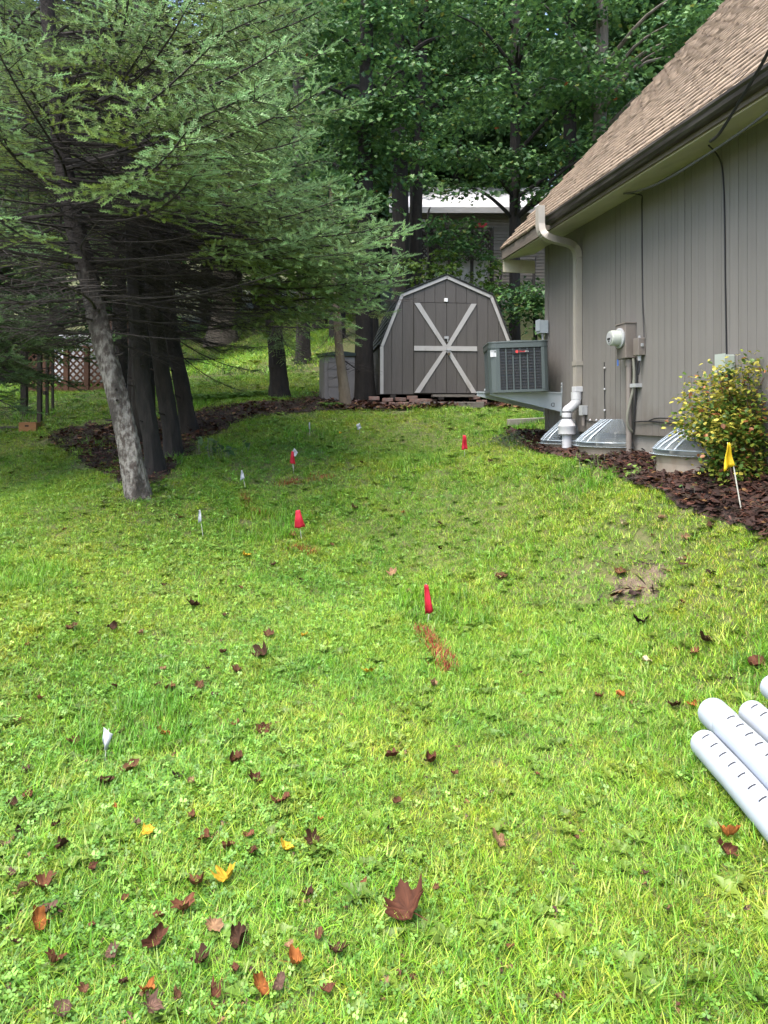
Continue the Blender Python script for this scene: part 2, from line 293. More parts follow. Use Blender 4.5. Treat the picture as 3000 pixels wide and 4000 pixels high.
# rake the tufts a little proud where the lawn is lush
z = ground(x, y)-.004; scl = sc*rng.uniform(.7, 1.3, n)*(1+.18*np.clip(nz, -1, 1)); rot = np.c_[rng.normal(0, .12, n), rng.normal(0, .12, n), rng.uniform(0, 6.28, n)]
print('grass tufts', n)
g = scatter('lawn_grass', np.c_[x, y, z], rot, scl, idx, VAR, m_grass); tag(g, 'short green lawn grass mixed with clover', 'grass', kind='stuff')
# bare dirt patch in the lawn
m_dirt = mat('bare_dirt', (.16, .12, .085), (.08, .058, .04), .95, 18, bump=.7, bscale=60)
a = np.linspace(0, 6.283, 40, endpoint=False); rr = 1+.16*np.sin(3*a+1)+.13*np.sin(7*a)+.1*np.sin(13*a); V = [bare+[0, 0, .012]]; Fq = []
for k, s in enumerate((.5, .8, 1)): V += [np.array([bare[0]+.17*s*r*math.cos(t), bare[1]+.22*s*r*math.sin(t), 0]) for t, r in zip(a, rr)]
V = np.array(V); V[:, 2] = ground(V[:, 0], V[:, 1])+.007+.004*rng.random(len(V)); Fq = [(0, 1+i, 1+(i+1) % 40) for i in range(40)]
Q = [(1+k*40+i, 1+(k+1)*40+i, 1+(k+1)*40+(i+1) % 40, 1+k*40+(i+1) % 40) for k in range(2) for i in range(40)]
tag(link('dirt_patch', np_mesh('dirt_patch', V, [Fq, Q], m_dirt)), kind='structure')
# ---------------------------------------------------------------- loose litter (uncountable)
m_litter = leafmat('litter_bits', .6, .1, .3, .3)
def chip(seed, L, w, pal):
    r = random.Random(seed); V = []; Fq = []; C = []
    for k in range(5):
        a = r.uniform(0, 6.3); c = r.choice(pal); x0, y0 = r.gauss(0, .035), r.gauss(0, .035); l = L*r.uniform(.5, 1.3); d = np.array((math.cos(a), math.sin(a), r.uniform(-.35, .35))); e = np.array((-d[1], d[0], r.uniform(-.4, .4))); b = len(V); o = np.array((x0, y0, r.uniform(.005, .02)))
        for u, v in ((-1, -.6), (1, -1), (.9, 1), (-.8, .7)): V.append(o+d*u*l/2+e*v*w/2); C.append(c)
        V.append(o+(0, 0, .006)); C.append(c); Fq += [(b, b+1, b+4), (b+1, b+2, b+4), (b+2, b+3, b+4), (b+3, b, b+4)]
    return np_mesh('litter', V, [Fq], m_litter, C)
LV = [chip(i, .042, .013, [(.045, .021, .015), (.026, .013, .010), (.075, .030, .020)]) for i in range(4)]+[chip(10+i, .06, .04, [(.085, .034, .018), (.05, .019, .014), (.15, .085, .035), (.03, .015, .012)]) for i in range(3)]
LV += [chip(20+i, .09, .006, [(.025, .017, .011), (.05, .035, .024)]) for i in range(2)]
def fill(poly, n):
    p = np.array(poly); q = rng.uniform(p.min(0), p.max(0), (n*3, 2)); return q[inpoly(q[:, 0], q[:, 1], poly)][:n]
q = fill(mulch_poly, 4200); n = len(q)
o = scatter('mulch_chips', np.c_[q, ground(q[:, 0], q[:, 1])+.02], np.c_[rng.normal(0, .2, (n, 2)), rng.uniform(0, 6.3, n)], rng.uniform(.6, 1.5, n), rng.choice([0, 1, 2, 3, 4, 7], n), LV, m_litter); tag(o, 'dark red brown bark mulch along the house wall', 'mulch', kind='stuff')
q = fill(bed_poly, 5200); q = q[~inpoly(q[:, 0], q[:, 1], shed_poly)]; q = np.r_[q, bare[:2]+rng.normal(0, (.10, .13), (16, 2))]; n = len(q); nearshed = (q[:, 0] > -.8) & (q[:, 1] > 11.3)
o = scatter('leaf_litter', np.c_[q, ground(q[:, 0], q[:, 1])+.02], np.c_[rng.normal(0, .3, (n, 2)), rng.uniform(0, 6.3, n)], rng.uniform(.6, 1.4, n)*(1+.25*nearshed), np.where(rng.random(n) < np.where(nearshed, .85, .25), rng.integers(4, 7, n), rng.choice([0, 1, 7, 8, 8], n)), LV, m_litter); tag(o, 'brown leaf and twig litter under the spruces and before the shed', 'leaf litter', kind='stuff')

# small torn leaf bits lying in the lawn, thickest at the lower left
n = 420; y = 1.7+rng.random(n)**1.3*7.5; x = (-.54+1.08*rng.random(n)**1.5)*y; k = ~(inpoly(x, y, mulch_poly) | inpoly(x, y, bed_poly)); x, y = x[k], y[k]; n = len(x)
o = scatter('leaf_fragments', np.c_[x, y, ground(x, y)+.018], np.c_[rng.normal(0, .4, (n, 2)), rng.uniform(0, 6.3, n)], rng.uniform(.10, .24, n), rng.integers(4, 7, n), LV, m_litter); tag(o, 'tiny brown leaf fragments scattered through the lawn grass', 'leaf litter', kind='stuff')
# ---------------------------------------------------------------- the house on the right
HZ = 1.29; HA = math.atan2(wdir[1], wdir[0]); HL = 14.0
def wl(px, py, o=0.):
    """photo pixel on a plane o metres in front of the wall -> house coordinates (along the wall, into the house, up)"""
    a = (px-1500)/F; b = (HY-py)/F; t = (wallC@wnor+o)/(a*wnor[0]+wnor[1]); p = np.array([t*a, t])
    return np.array([(p-wallC)@wdir, -o, EYE+t*b-HZ])
def h2w(l): l = np.array(l, float); return np.array([*(wallC+wdir*l[0]-wnor*l[1]), HZ+l[2]])
def gl(x, o): w = h2w((x, -o, 0)); return gz(w[0], w[1])-HZ       # ground height in house coordinates
house = thing('house', (*wallC, HZ), 'taupe plank sided house with a steep pinkish brown shingle roof', 'house', rz=HA)
m_sid = mat('taupe_siding', (.160, .151, .140), (.140, .132, .122), .75, 3, (8, 8, .6), bump=.25, bscale=25, dirt=(.142, .132, .12), dscale=1.1, rand=.035)
nt = m_sid.node_tree; bs_ = nt.nodes['Principled BSDF']; src_ = bs_.inputs['Base Color'].links[0].from_socket; tc_ = nt.nodes.new('ShaderNodeTexCoord'); sx_ = nt.nodes.new('ShaderNodeSeparateXYZ'); nt.links.new(tc_.outputs['Object'], sx_.inputs[0])
ge_ = nt.nodes.new('ShaderNodeNewGeometry'); nn_ = nt.nodes.new('ShaderNodeTexNoise'); nn_.inputs['Scale'].default_value = 5; nn_.inputs['Detail'].default_value = 6; nt.links.new(ge_.outputs['Position'], nn_.inputs['Vector'])
ma_ = nt.nodes.new('ShaderNodeMath'); ma_.operation = 'MULTIPLY_ADD'; ma_.inputs[1].default_value = -.9; nt.links.new(nn_.outputs[0], ma_.inputs[0]); nt.links.new(sx_.outputs[2], ma_.inputs[2])   # mud splashed up from the bed
rm_ = nt.nodes.new('ShaderNodeMapRange'); rm_.inputs[1].default_value = -.12; rm_.inputs[2].default_value = -.42; rm_.inputs[4].default_value = .55; nt.links.new(ma_.outputs[0], rm_.inputs[0]); mud_ = _mix(nt, rm_.outputs[0], src_, (.085, .07, .055))
mp_ = nt.nodes.new('ShaderNodeMapping'); mp_.inputs['Scale'].default_value = (9, 9, .35); nw_ = nt.nodes.new('ShaderNodeTexNoise'); nw_.inputs['Scale'].default_value = 1; nw_.inputs['Detail'].default_value = 5; nt.links.new(ge_.outputs['Position'], mp_.inputs[0]); nt.links.new(mp_.outputs[0], nw_.inputs['Vector'])
r2_ = nt.nodes.new('ShaderNodeMapRange'); r2_.inputs[1].default_value = .5; r2_.inputs[2].default_value = .8; r2_.inputs[4].default_value = .45; nt.links.new(nw_.outputs[0], r2_.inputs[0]); nt.links.new(_mix(nt, r2_.outputs[0], mud_, (.12, .112, .10)), bs_.inputs['Base Color'])
m_sidb = mat('siding_groove', (.10, .09, .08), None, .9)
m_conc = mat('concrete', (.25, .24, .215), (.18, .17, .15), .9, 7, bump=.3, bscale=40, dirt=(.16, .15, .12), dscale=2.2)
m_cream = mat('cream_paint', (.42, .39, .30), (.36, .33, .26), .6, 5, dirt=(.25, .23, .17), dscale=3)
m_fascia = mat('weathered_fascia', (.085, .07, .058), (.14, .12, .10), .7, 6, (.6, 4, 4), bump=.3)
m_gut = mat('brown_gutter', (.028, .023, .02), (.10, .09, .08), .45, 5, (.5, 5, 5), lo=.45, hi=.8)
m_deck = mat('roof_felt', (.06, .04, .035), None, .95)
m_shg = mat('pink_brown_shingle', (.262, .205, .150), (.175, .13, .092), .9, 11, bump=.5, bscale=120, rand=.13, dirt=(.2, .13, .1), dscale=4)
MB().bx((0.02, .004, .02), (HL, .14, 2.39)).build('wall', m_sidb, house)
pw = .1016; base = MB().bx((0, 0, 0), (pw-.0035, .014, 2.385)).mesh('siding_plank', m_sid)
seam = MB().bx((.006, 0, 0), (pw-.0075, .014, 2.385)).mesh('siding_plank', m_sid)
for i in range(66): link('siding_plank', seam if i % 12 == 5 else base, house, (.085+i*pw, -.0125+.0015*math.sin(i*7.), 0))
MB().bx((.085+66*pw, -.012, 0), (HL, .002, 2.385)).build('siding_panel', m_sid, house)
MB().bx((-.02, -.028, -.005), (.078, .10, 2.39)).build('corner_board', m_sid, house)
MB().bx((.04, .03, -1.6), (HL, .2, 0.0)).build('foundation', m_conc, house)
RS = math.radians(47.5); ye, ze, RX0, RY1 = -.47, 2.42, -.46, 3.3
MB().prism([(.02, .14, 0), (.02, 6.7, 0), (.02, 6.7, 2.4), (.02, 3.4, 6.05), (.02, .14, 2.45)], (.12, 0, 0)).prism([(.03, .14, -1.6), (.03, 6.7, -1.6), (.03, 6.7, 0), (.03, .14, 0)], (.1, 0, 0)).build('gable_wall', m_sid, house)
rl = (RY1-ye)/math.cos(RS)
def rp(x, s, h=0): return (x, ye+s*math.cos(RS)-h*math.sin(RS), ze+s*math.sin(RS)+h*math.cos(RS))
MB().prism([rp(RX0, 0), rp(RX0, rl), rp(RX0, rl, -.09), rp(RX0, 0, -.09)], (HL-RX0, 0, 0)).build('roof_slope', m_deck, house)
yr, zr = rp(0, rl)[1:]
MB().prism([(RX0, yr, zr), (RX0, 7.1, ze), (RX0, 7.1, ze-.12), (RX0, yr, zr-.13)], (HL-RX0, 0, 0)).build('roof_slope', m_shg, house)
MB().prism([rp(RX0-.025, -.01, .012), rp(RX0-.025, rl, .012), rp(RX0-.025, rl, -.16), rp(RX0-.025, -.01, -.16)], (.022, 0, 0)).build('rake_board', m_fascia, house)
# soffit (rises to the wall), fascia, gutter
MB().prism([(RX0, -.43, 2.272), (RX0, 0.0, 2.375), (RX0, 0.0, 2.40), (RX0, -.43, 2.297)], (HL-RX0, 0, 0)).build('soffit', m_cream, house)
MB().bx((RX0-.003, -.455, 2.285), (HL, -.432, 2.43)).build('fascia', m_fascia, house)
MB().bx((RX0-.028, -.43, 2.12), (RX0-.006, .02, 2.29)).build('eave_return', m_cream, house)
gx0 = wl(2136, 890, .5)[0]
prof = [(-.458, 2.405), (-.458, 2.322), (-.505, 2.322), (-.522, 2.342), (-.527, 2.372), (-.543, 2.388), (-.543, 2.41), (-.537, 2.41), (-.535, 2.392), (-.519, 2.375), (-.514, 2.346), (-.502, 2.329), (-.465, 2.329), (-.465, 2.405)]
g_ = MB().prism([(gx0, y, z) for y, z in prof], (HL-gx0, 0, 0)); gut = g_.build('gutter', m_gut, house)
MB().prism([(gx0-.004, y, z) for y, z in [(-.458, 2.405), (-.458, 2.322), (-.505, 2.322), (-.522, 2.342), (-.527, 2.372), (-.543, 2.41)]], (.003, 0, 0)).build('end_cap', m_gut, gut)
# shingles: butts proud of the course below
def shingle_mesh(seed, w):
    r = random.Random(seed); e = .165; n = 4; V = []; Fq = []
    for j in range(n+1):
        x = w*j/n; dy = r.uniform(-.012, .012); t = .020+r.uniform(-.005, .008)
        V += [rp(x, -.002+dy, t), rp(x, -.002+dy, -.006), rp(x, e, .006), rp(x, e, -.006)]
    V = np.array(V)-np.array(rp(0, 0)); F4 = []
    for j in range(n):
        a = 4*j; b = a+4; F4 += [(a, a+2, b+2, b)[::-1], (a, b, b+1, a+1)[::-1], (a+2, a+3, b+3, b+2)[::-1]]
    F4 += [(0, 1, 3, 2), (4*n, 4*n+2, 4*n+3, 4*n+1)]
    return np_mesh('shingle', V, [F4], m_shg)
exp_, sw = .128, .305; sm = [shingle_mesh(i, sw-.005) for i in range(7)]
cells = []
for r_ in range(int(rl/exp_)-1):
    for c_ in range(int((5.6-RX0)/sw)+1): cells.append((r_, c_, RX0+c_*sw-(.15 if r_ % 2 else 0)+.02*math.sin(r_*3.)))
def seen(c):
    w = h2w(rp(c[2]+.15, c[0]*exp_)); px = 1500+F*w[0]/w[1]; py = HY-F*(w[2]-EYE)/w[1]; return (px < 3060 and py > -40), w[1]
vis = sorted([(seen(c)[1], c) for c in cells if seen(c)[0]]); near = [c for _, c in vis[:300]]; ns = set(near)
rs = random.Random(3)
for c in near: link('shingle', rs.choice(sm), house, rp(c[2], c[0]*exp_))
def join_shingles(lst):
    V = []; Q = []; k = 0
    for c in lst:
        me = rs.choice(sm); v = np.zeros(len(me.vertices)*3, np.float32); me.vertices.foreach_get('co', v); v = v.reshape(-1, 3)+np.array(rp(c[2], c[0]*exp_)); V.append(v); Q += [[i+k for i in p.vertices] for p in me.polygons]; k += len(v)
    return np.concatenate(V), Q
rest = [c for c in cells if c not in ns]+[(r_, 0, 5.55+c_*sw-(.15 if r_ % 2 else 0)) for r_ in range(int(rl/exp_)-1) for c_ in range(27)]
V, Q = join_shingles(rest); tag(link('shingles', np_mesh('shingles', V, [Q], m_shg), house), kind='stuff')
# ---- downspout that has come apart from the gutter
m_ds = mat('beige_downspout', (.285, .265, .23), (.25, .23, .2), .45, 8, dirt=(.3, .26, .2), dscale=3)
m_pvc = mat('white_plastic', (.46, .465, .48), (.41, .415, .43), .35, 6, dirt=(.5, .47, .4), dscale=5, dlo=.6, dhi=.85)
m_rub = mat('black_rubber', (.02, .02, .02), None, .6)
ds = thing('downspout', (*wallC, HZ), 'beige downspout with open stub above the eave and white plastic adapters below', 'downspout', rz=HA)
o1, o2 = .62, .055
path = [wl(2110, 806, o1), wl(2110, 875, o1)]+smoothpath([wl(2111, 884, o1), wl(2116, 905, o1-.005), wl(2132, 922, o1-.04), wl(2158, 934, o1-.14), wl(2190, 942, .34), wl(2222, 951, .2), wl(2243, 965, .10), wl(2254, 985, o2+.01)], 4)+[wl(2256, 1010, o2)]
pd = MB().rect_tube(path, .088, .075, (1, 0, 0)).build('elbow', m_ds, ds)
cr = MB()
for t in range(6):
    p = path[3+t*2]+np.array((0, -.03, -.02)); q = path[4+t*2]-path[2+t*2]; q /= np.linalg.norm(q); cr.tube([p+np.array((-.044, 0, 0)), p+np.array((.044, 0, 0))], .006, 6)
cr.build('crimp', m_ds, pd)
xb = path[-1][0]; zt, zb = path[-1][2], wl(2256, 1514, o2)[2]
cp = MB(); w_ = .047; d_ = .036
pr = [(-w_, -d_), (-.02, -d_), (-.014, -d_+.006), (-.006, -d_+.006), (0, -d_), (w_, -d_), (w_, d_), (-w_, d_)]
cp.prism([(xb+a, -o2+b, zb) for a, b in pr], (0, 0, zt-zb-.004)).build('pipe', m_ds, ds)
zs = wl(2260, 1428, o2)[2]; MB().bx((xb-.056, -o2-.043, zs), (xb+.056, -.014, zs+.05)).build('strap', m_ds, ds)
ad = MB().bx((xb-.056, -o2-.046, zb-.05), (xb+.056, -o2+.04, zb+.012)).build('adapter', m_pvc, ds, bevel=.004)
def pvc(y): return wl(2254, y, .1)[2]
def pc(px, y, o=.1): return wl(px, y, o)
b = MB(); b.lathe([(.052, pvc(1562)), (.058, pvc(1560)), (.060, pvc(1531))], (xb, -.07, 0)).build('adapter', m_pvc, ds, True)
b = MB(); b.tube(smoothpath([(xb, -.07, pvc(1560)), (xb, -.075, pvc(1572)), (xb-.02, -.12, pvc(1590)), (xb-.035, -.165, pvc(1603)), (xb-.036, -.17, pvc(1612))], 4), .055, 18).build('offset_elbow', m_pvc, ds, True)
cx, cy = xb-.036, -.17
for y in (1609, 1633): MB().lathe([(.058, pvc(y+2.5)), (.060, pvc(y)), (.058, pvc(y-2.5))], (cx, cy, 0)).build('clamp_band', m_rub, ds, True)
MB().lathe([(.055, pvc(1636)), (.057, pvc(1632)), (.057, pvc(1611)), (.055, pvc(1609))], (cx, cy, 0)).build('coupling', m_pvc, ds, True)
MB().lathe([(.092, pvc(1698)), (.098, pvc(1696)), (.098, pvc(1672)), (.102, pvc(1670)), (.102, pvc(1663)), (.095, pvc(1661)), (.058, pvc(1638)), (.055, pvc(1635))], (cx, cy, 0)).build('reducer', m_pvc, ds, True)
MB().lathe([(.056, gl(cx, .17)-.05), (.056, pvc(1699))], (cx, cy, 0)).build('drain_pipe', m_pvc, ds, True)
# ---- electric meter
m_box = mat('painted_metal_box', (.165, .145, .13), (.145, .127, .113), .5, 5, dirt=(.12, .1, .08), dscale=6)
m_lg = mat('light_gray_metal', (.31, .32, .325), (.27, .28, .285), .45, 8)
m_bg = mat('blue_gray_metal', (.30, .34, .36), (.25, .29, .31), .45, 8)
m_blk = mat('black_cable', (.012, .012, .013), None, .5)
m_gls = mat('meter_glass', (.42, .45, .41), (.34, .37, .34), .15, 8, spec=.6)
m_gn = mat('gray_green_conduit', (.17, .17, .14), (.13, .13, .105), .6, 8)
def onwall(name, l, label, cat, group=None, rot=None): return thing(name, h2w(l), label, cat, group, rot=rot or (0, 0, HA))
nr = wl(2492, 1263)[0]; z1 = wl(2480, 1263, .05)[2]; z0 = wl(2480, 1399, .05)[2]; mw, md = .19, .115
em = onwall('electric_meter', (nr-mw, -.014, z0), 'taupe electric meter box with round glass meter on the siding', 'electric meter', rot=(0, math.radians(-1.5), HA))
hh = z1-z0
MB().bx((0, -md, 0), (mw, 0, hh)).build('meter_box', m_box, em, bevel=.006); MB().bx((-.008, -md-.008, hh), (mw+.008, 0, hh+.012)).build('box_lid', m_box, em)
mz = wl(2425, 1316, .2)[2]-z0; gm = MB().lathe([(.092, -md+.0), (.092, -md-.02), (.08, -md-.024), (.078, -md-.095), (.07, -md-.115), (.0, -md-.118)], (mw*.46, 0, mz), 24, 'y', False).build('meter_glass', m_gls, em, True)
MB().lathe([(.098, -md), (.102, -md-.008), (.102, -md-.018), (.094, -md-.024)], (mw*.46, 0, mz), 24, 'y').build('meter_ring', m_lg, em, True)
dm = MB().lathe([(.055, -md-.119), (.055, -md-.123)], (mw*.46, 0, mz), 20, 'y').build('dial_plate', m_lg, gm); MB().bx((mw*.46-.03, -md-.126, mz-.018), (mw*.46+.03, -md-.1235, mz+.0)).bx((mw*.46-.012, -md-.126, mz-.04), (mw*.46+.012, -md-.1235, mz-.026)).build('dial_slot', m_blk, gm)
MB().bx((.02, -md-.004, -.065), (.045, -md+.0, -.004)).build('inspection_tag', mat('blue_tag', (.06, .16, .5), None, .5), em)
cxm = wl(2456, 1600, .06)[0]; gzc = gl(cxm, .06)
cd = onwall('conduit', (cxm, -.06, gzc-.05), 'thick taupe conduit from the meter box into the mulch', 'conduit'); MB().tube([(0, 0, 0), (.002, 0, z0-gzc+.04)], .029, 12).build('conduit_pipe', m_box, cd, True)
MB().tube([(0, 0, z0-gzc-.02), (0, 0, z0-gzc+.045)], .036, 12).build('conduit_collar', m_box, cd, True)
fx = onwall('flexible_conduit', (0, 0, 0), 'thin gray green flexible conduit bowing out beside the taupe conduit', 'conduit')
MB().tube(smoothpath([wl(2474, 1400, .05), wl(2477, 1460, .05), wl(2473, 1520, .06), wl(2461, 1570, .08), wl(2451, 1620, .10), wl(2453, 1660, .09), wl(2466, 1682, .05), wl(2474, 1688, .02)], 5), .014, 8).build('flexible_tube', m_gn, fx, True)
MB().tube([wl(2486, 1405, .03), wl(2488, 1480, .03), wl(2474, 1690, .03)], .008, 6).build('ground_wire', m_blk, fx, True)
MB().bx(wl(2483, 1512, .08)-.0, wl(2483, 1500, .0)+np.array((.03, 0, 0))).build('strap', m_lg, fx)
x2 = wl(2527, 1350)[0]; zt2 = wl(2515, 1319, .04)[2]; zb2 = wl(2515, 1387, .04)[2]
tb = onwall('utility_box', (x2-.10, -.014, zb2), 'small taupe cable box beside the electric meter', 'utility box'); h2 = zt2-zb2
MB().bx((0, -.075, 0), (.10, 0, h2)).build('box_body', m_box, tb, bevel=.006); MB().bx((.085, -.05, h2*.5), (.115, -.03, h2*.5+.03)).build('latch', m_lg, tb)
MB().lathe([(.016, -.05), (.018, 0)], (.06, -.04, 0), 10).build('cable_gland', m_lg, tb); MB().lathe([(.012, h2), (.012, h2+.025)], (.06, -.04, 0), 10).build('cable_gland', m_lg, tb)
MB().tube(smoothpath([(.06, -.04, -.045), (.066, -.045, -.14), (.054, -.05, -.185), (.045, -.045, -.14), (.052, -.04, -.045)], 5), .006, 6).build('cable_loop', m_blk, tb, True)
def cable(label, pix, r, name='cable', m=None, cat='cable'):
    t = onwall(name, (0, 0, 0), label, cat); MB().tube(smoothpath([wl(*p) for p in pix], 5), r, 6).build('cable_run', m or m_blk, t, True); return t
cable('black cable running up from the small cable box to the soffit', [(2516, 1316, .05), (2511, 1200, .02), (2508, 1000, .02), (2507, 800, .02), (2503, 762, .03), (2440, 757, .2)], .006)
cable('black cable curving off the soffit and down the siding to the pale phone box', [(2768, 568, .3), (2798, 600, .1), (2820, 655, .025), (2829, 800, .02), (2833, 1100, .02), (2838, 1390, .02), (2841, 1530, .02), (2842, 1640, .02)], .007)
cable('gray cable sagging under the soffit in front of the siding', [(2437, 757, .25), (2500, 744, .28), (2600, 703, .3), (2750, 612, .32), (2900, 512, .34), (3000, 437, .36), (3150, 320, .36)], .009, m=mat('gray_cable', (.10, .10, .10), None, .6))
cable('black service cable dropping past the roof edge to the soffit', [(2775, 553, .42), (2798, 535, .56), (2825, 500, .66), (2910, 362, .78), (3000, 205, .98), (3150, -110, 1.3)], .011)
cable('black cable lying along the foot of the siding by the conduit', [(2474, 1648, .03), (2540, 1646, .03), (2600, 1652, .03), (2690, 1657, .03), (2760, 1661, .03)], .007)
cable('looped black cable rising above another cable near the yellow shrub', [(2536, 1643, .03), (2565, 1634, .03), (2620, 1636, .04), (2652, 1650, .03)], .006)
cd2 = cable('thin dark cord with white clips up the siding over the window well', [(2360, 1415, .02), (2361, 1500, .02), (2363, 1640, .02)], .0045, 'light_cord', cat='cord')
for y in (1437, 1520, 1602): MB().lathe([(.0, -.012), (.011, -.006), (.012, 0), (.009, .008), (0, .012)], wl(2361.5, y, .03), 10, 'z', False).build('clip', m_pvc, cd2, True)
cd3 = cable('thin dark cord with white clips low on the siding beside the gray junction box', [(2272, 1640, .02), (2310, 1646, .02), (2340, 1650, .02)], .0045, 'light_cord', cat='cord')
for q in (2305, 2330, 2347): MB().lathe([(.0, -.012), (.011, -.006), (.012, 0), (.009, .008), (0, .012)], wl(q, 1641, .03), 10, 'z', False).build('clip', m_pvc, cd3, True)
jl, jr = wl(2280, 1600)[0], wl(2298, 1600)[0]; jz0, jz1 = wl(2285, 1621, .05)[2], wl(2285, 1584, .05)[2]
jb = onwall('junction_box', (jr-.07, -.014, jz0), 'small light gray junction box right of the white drain fittings', 'junction box')
MB().bx((0, -.06, 0), (.085, 0, jz1-jz0)).build('box_body', m_lg, jb, bevel=.004); MB().bx((-.003, -.066, -.003), (.088, -.0605, jz1-jz0+.003)).build('cover_plate', m_lg, jb); MB().tube([(.04, -.03, -.12), (.04, -.03, 0)], .018, 8).build('pipe_stub', m_box, jb, True)
z0_, z1_ = wl(2145, 1299, .05)[2], wl(2145, 1248, .05)[2]
dbx = onwall('disconnect_box', (.0, -.03, z0_), 'blue gray disconnect box on the house corner above the air conditioner', 'electrical box')
MB().bx((-.012, -.115, 0), (.11, 0, z1_-z0_)).build('box_body', m_bg, dbx, bevel=.005); MB().bx((-.018, -.125, .03), (.116, -.1165, z1_-z0_+.01)).build('box_cover', m_bg, dbx); MB().tube([(.05, -.055, -.03), (.05, -.055, -.0)], .02, 10).build('fitting', m_lg, dbx)
MB().tube(smoothpath([(.05, -.055, -.02), (.052, -.05, -.3), (.07, -.05, -.55), (.08, -.08, -.66)], 4), .015, 8).build('conduit_tube', m_lg, dbx, True)
z0_, z1_ = wl(2860, 1447, .05)[2], wl(2860, 1384, .05)[2]; xr = wl(2879, 1420, .0)[0]
ph = onwall('phone_box', (xr-.12, -.014, z0_), 'pale gray green phone box above the yellow green shrub', 'utility box')
MB().bx((0, -.085, 0), (.12, 0, z1_-z0_)).build('box_body', mat('pale_plastic', (.33, .37, .33), (.28, .32, .28), .5), ph, bevel=.01); MB().bx((-.004, -.093, -.01), (.124, -.0865, z1_-z0_+.008)).build('box_cover', MATS['pale_plastic'], ph); MB().lathe([(.022, -.08), (.03, -.005)], (.08, -.045, 0), 10).build('cable_cup', mat('dark_green_plastic', (.015, .035, .025), None, .5), ph)
MB().tube([(.02, -.04, -.35), (.02, -.04, 0)], .01, 6).build('pole', m_blk, ph)
# ---- window well covers
m_cov = bpy.data.materials.new('clear_plastic'); m_cov.use_nodes = True; nt = m_cov.node_tree; pb = nt.nodes['Principled BSDF']; pb.inputs['Base Color'].default_value = (.30, .36, .40, 1); pb.inputs['Roughness'].default_value = .12; pb.inputs['Specular IOR Level'].default_value = .9
tr = nt.nodes.new('ShaderNodeBsdfTransparent'); tr.inputs[0].default_value = (.86, .9, .9, 1); ms = nt.nodes.new('ShaderNodeMixShader'); fr = nt.nodes.new('ShaderNodeFresnel'); fr.inputs[0].default_value = 1.5
mm = nt.nodes.new('ShaderNodeMath'); mm.operation = 'MULTIPLY_ADD'; mm.inputs[1].default_value = 1.6; mm.inputs[2].default_value = .06; nt.links.new(fr.outputs[0], mm.inputs[0]); nt.links.new(mm.outputs[0], ms.inputs[0]); nt.links.new(tr.outputs[0], ms.inputs[1]); nt.links.new(pb.outputs[0], ms.inputs[2]); nt.links.new(ms.outputs[0], nt.nodes['Material Output'].inputs[0])
m_rib = bpy.data.materials.new('plastic_ridge'); m_rib.use_nodes = True; nt = m_rib.node_tree; pb = nt.nodes['Principled BSDF']; pb.inputs['Base Color'].default_value = (.42, .49, .55, 1); pb.inputs['Roughness'].default_value = .1; pb.inputs['Specular IOR Level'].default_value = .9
tr = nt.nodes.new('ShaderNodeBsdfTransparent'); ms = nt.nodes.new('ShaderNodeMixShader'); ms.inputs[0].default_value = .5; nt.links.new(tr.outputs[0], ms.inputs[1]); nt.links.new(pb.outputs[0], ms.inputs[2]); nt.links.new(ms.outputs[0], nt.nodes['Material Output'].inputs[0])
m_liner = mat('well_liner', (.24, .205, .165), (.17, .14, .11), .7, 5, dirt=(.2, .12, .07), dscale=2.5)
def well(pxc, a, d, ztop, zskirt, label, ybase):
    xc = wl(pxc, 1650)[0]; zg = wl(pxc, ybase, d)[2]-.03; ztop -= zg
    t = onwall('window_well_cover', (xc, -.016, zg), label, 'well cover', 'window well covers along the house'); n = 22
    def arc(k, sx, sd, z): th = math.pi*k/n; return np.array((-math.cos(th)*sx, -math.sin(th)**.8*sd, z))
    top = [arc(k, a*.55, d*.10, ztop) for k in range(n+1)]; mid = [arc(k, a*.80, d*.55, zskirt+(ztop-zskirt)*.5) for k in range(n+1)]; low = [arc(k, a, d, zskirt) for k in range(n+1)]; bot = [arc(k, a, d, .035) for k in range(n+1)]; lip = [arc(k, a+.03, d+.03, .03) for k in range(n+1)]
    b = MB()
    for A, B in ((top, mid), (mid, low), (low, bot), (bot, lip)):
        for k in range(n): b.quad(A[k], B[k], B[k+1], A[k+1])
    for k in range(n): b.quad(top[k], top[k+1], (top[k+1][0], 0, ztop+.005), (top[k][0], 0, ztop+.005))
    b.build('cover_shell', m_cov, t)
    for k in range(3, 14, 2):
        q = [top[k]+(0, -.006, .006), (top[k]+mid[k])/2+(0, -.008, .009), mid[k]+(0, -.008, .008), (mid[k]+low[k])/2+(0, -.008, .008), low[k]+(0, -.004, -.004)]
        MB().tube(q, [.008, .013, .015, .015, .008], 6, ell=(1, .45)).build('ridge', m_rib, t, True)
    MB().tube(low, .006, 6).build('rim', m_rib, t, True)
    lb = MB(); li = [arc(k, a-.02, d-.02, 0) for k in range(n+1)]
    for k in range(n):
        for j in range(6):
            za, zb_ = zskirt-.03-j*.09, zskirt-.03-(j+1)*.09; w0 = (.008 if j % 2 else 0); w1 = .008-w0
            s0, s1 = 1-w0/a*2, 1-w1/a*2; lb.quad(li[k]*(s0, s0, 0)+(0, 0, za), li[k]*(s1, s1, 0)+(0, 0, zb_), li[k+1]*(s1, s1, 0)+(0, 0, zb_), li[k+1]*(s0, s0, 0)+(0, 0, za))
    lb.build('well_liner', m_liner, t); return t
def zt_(pxc, y): return wl(pxc, y, .05)[2]
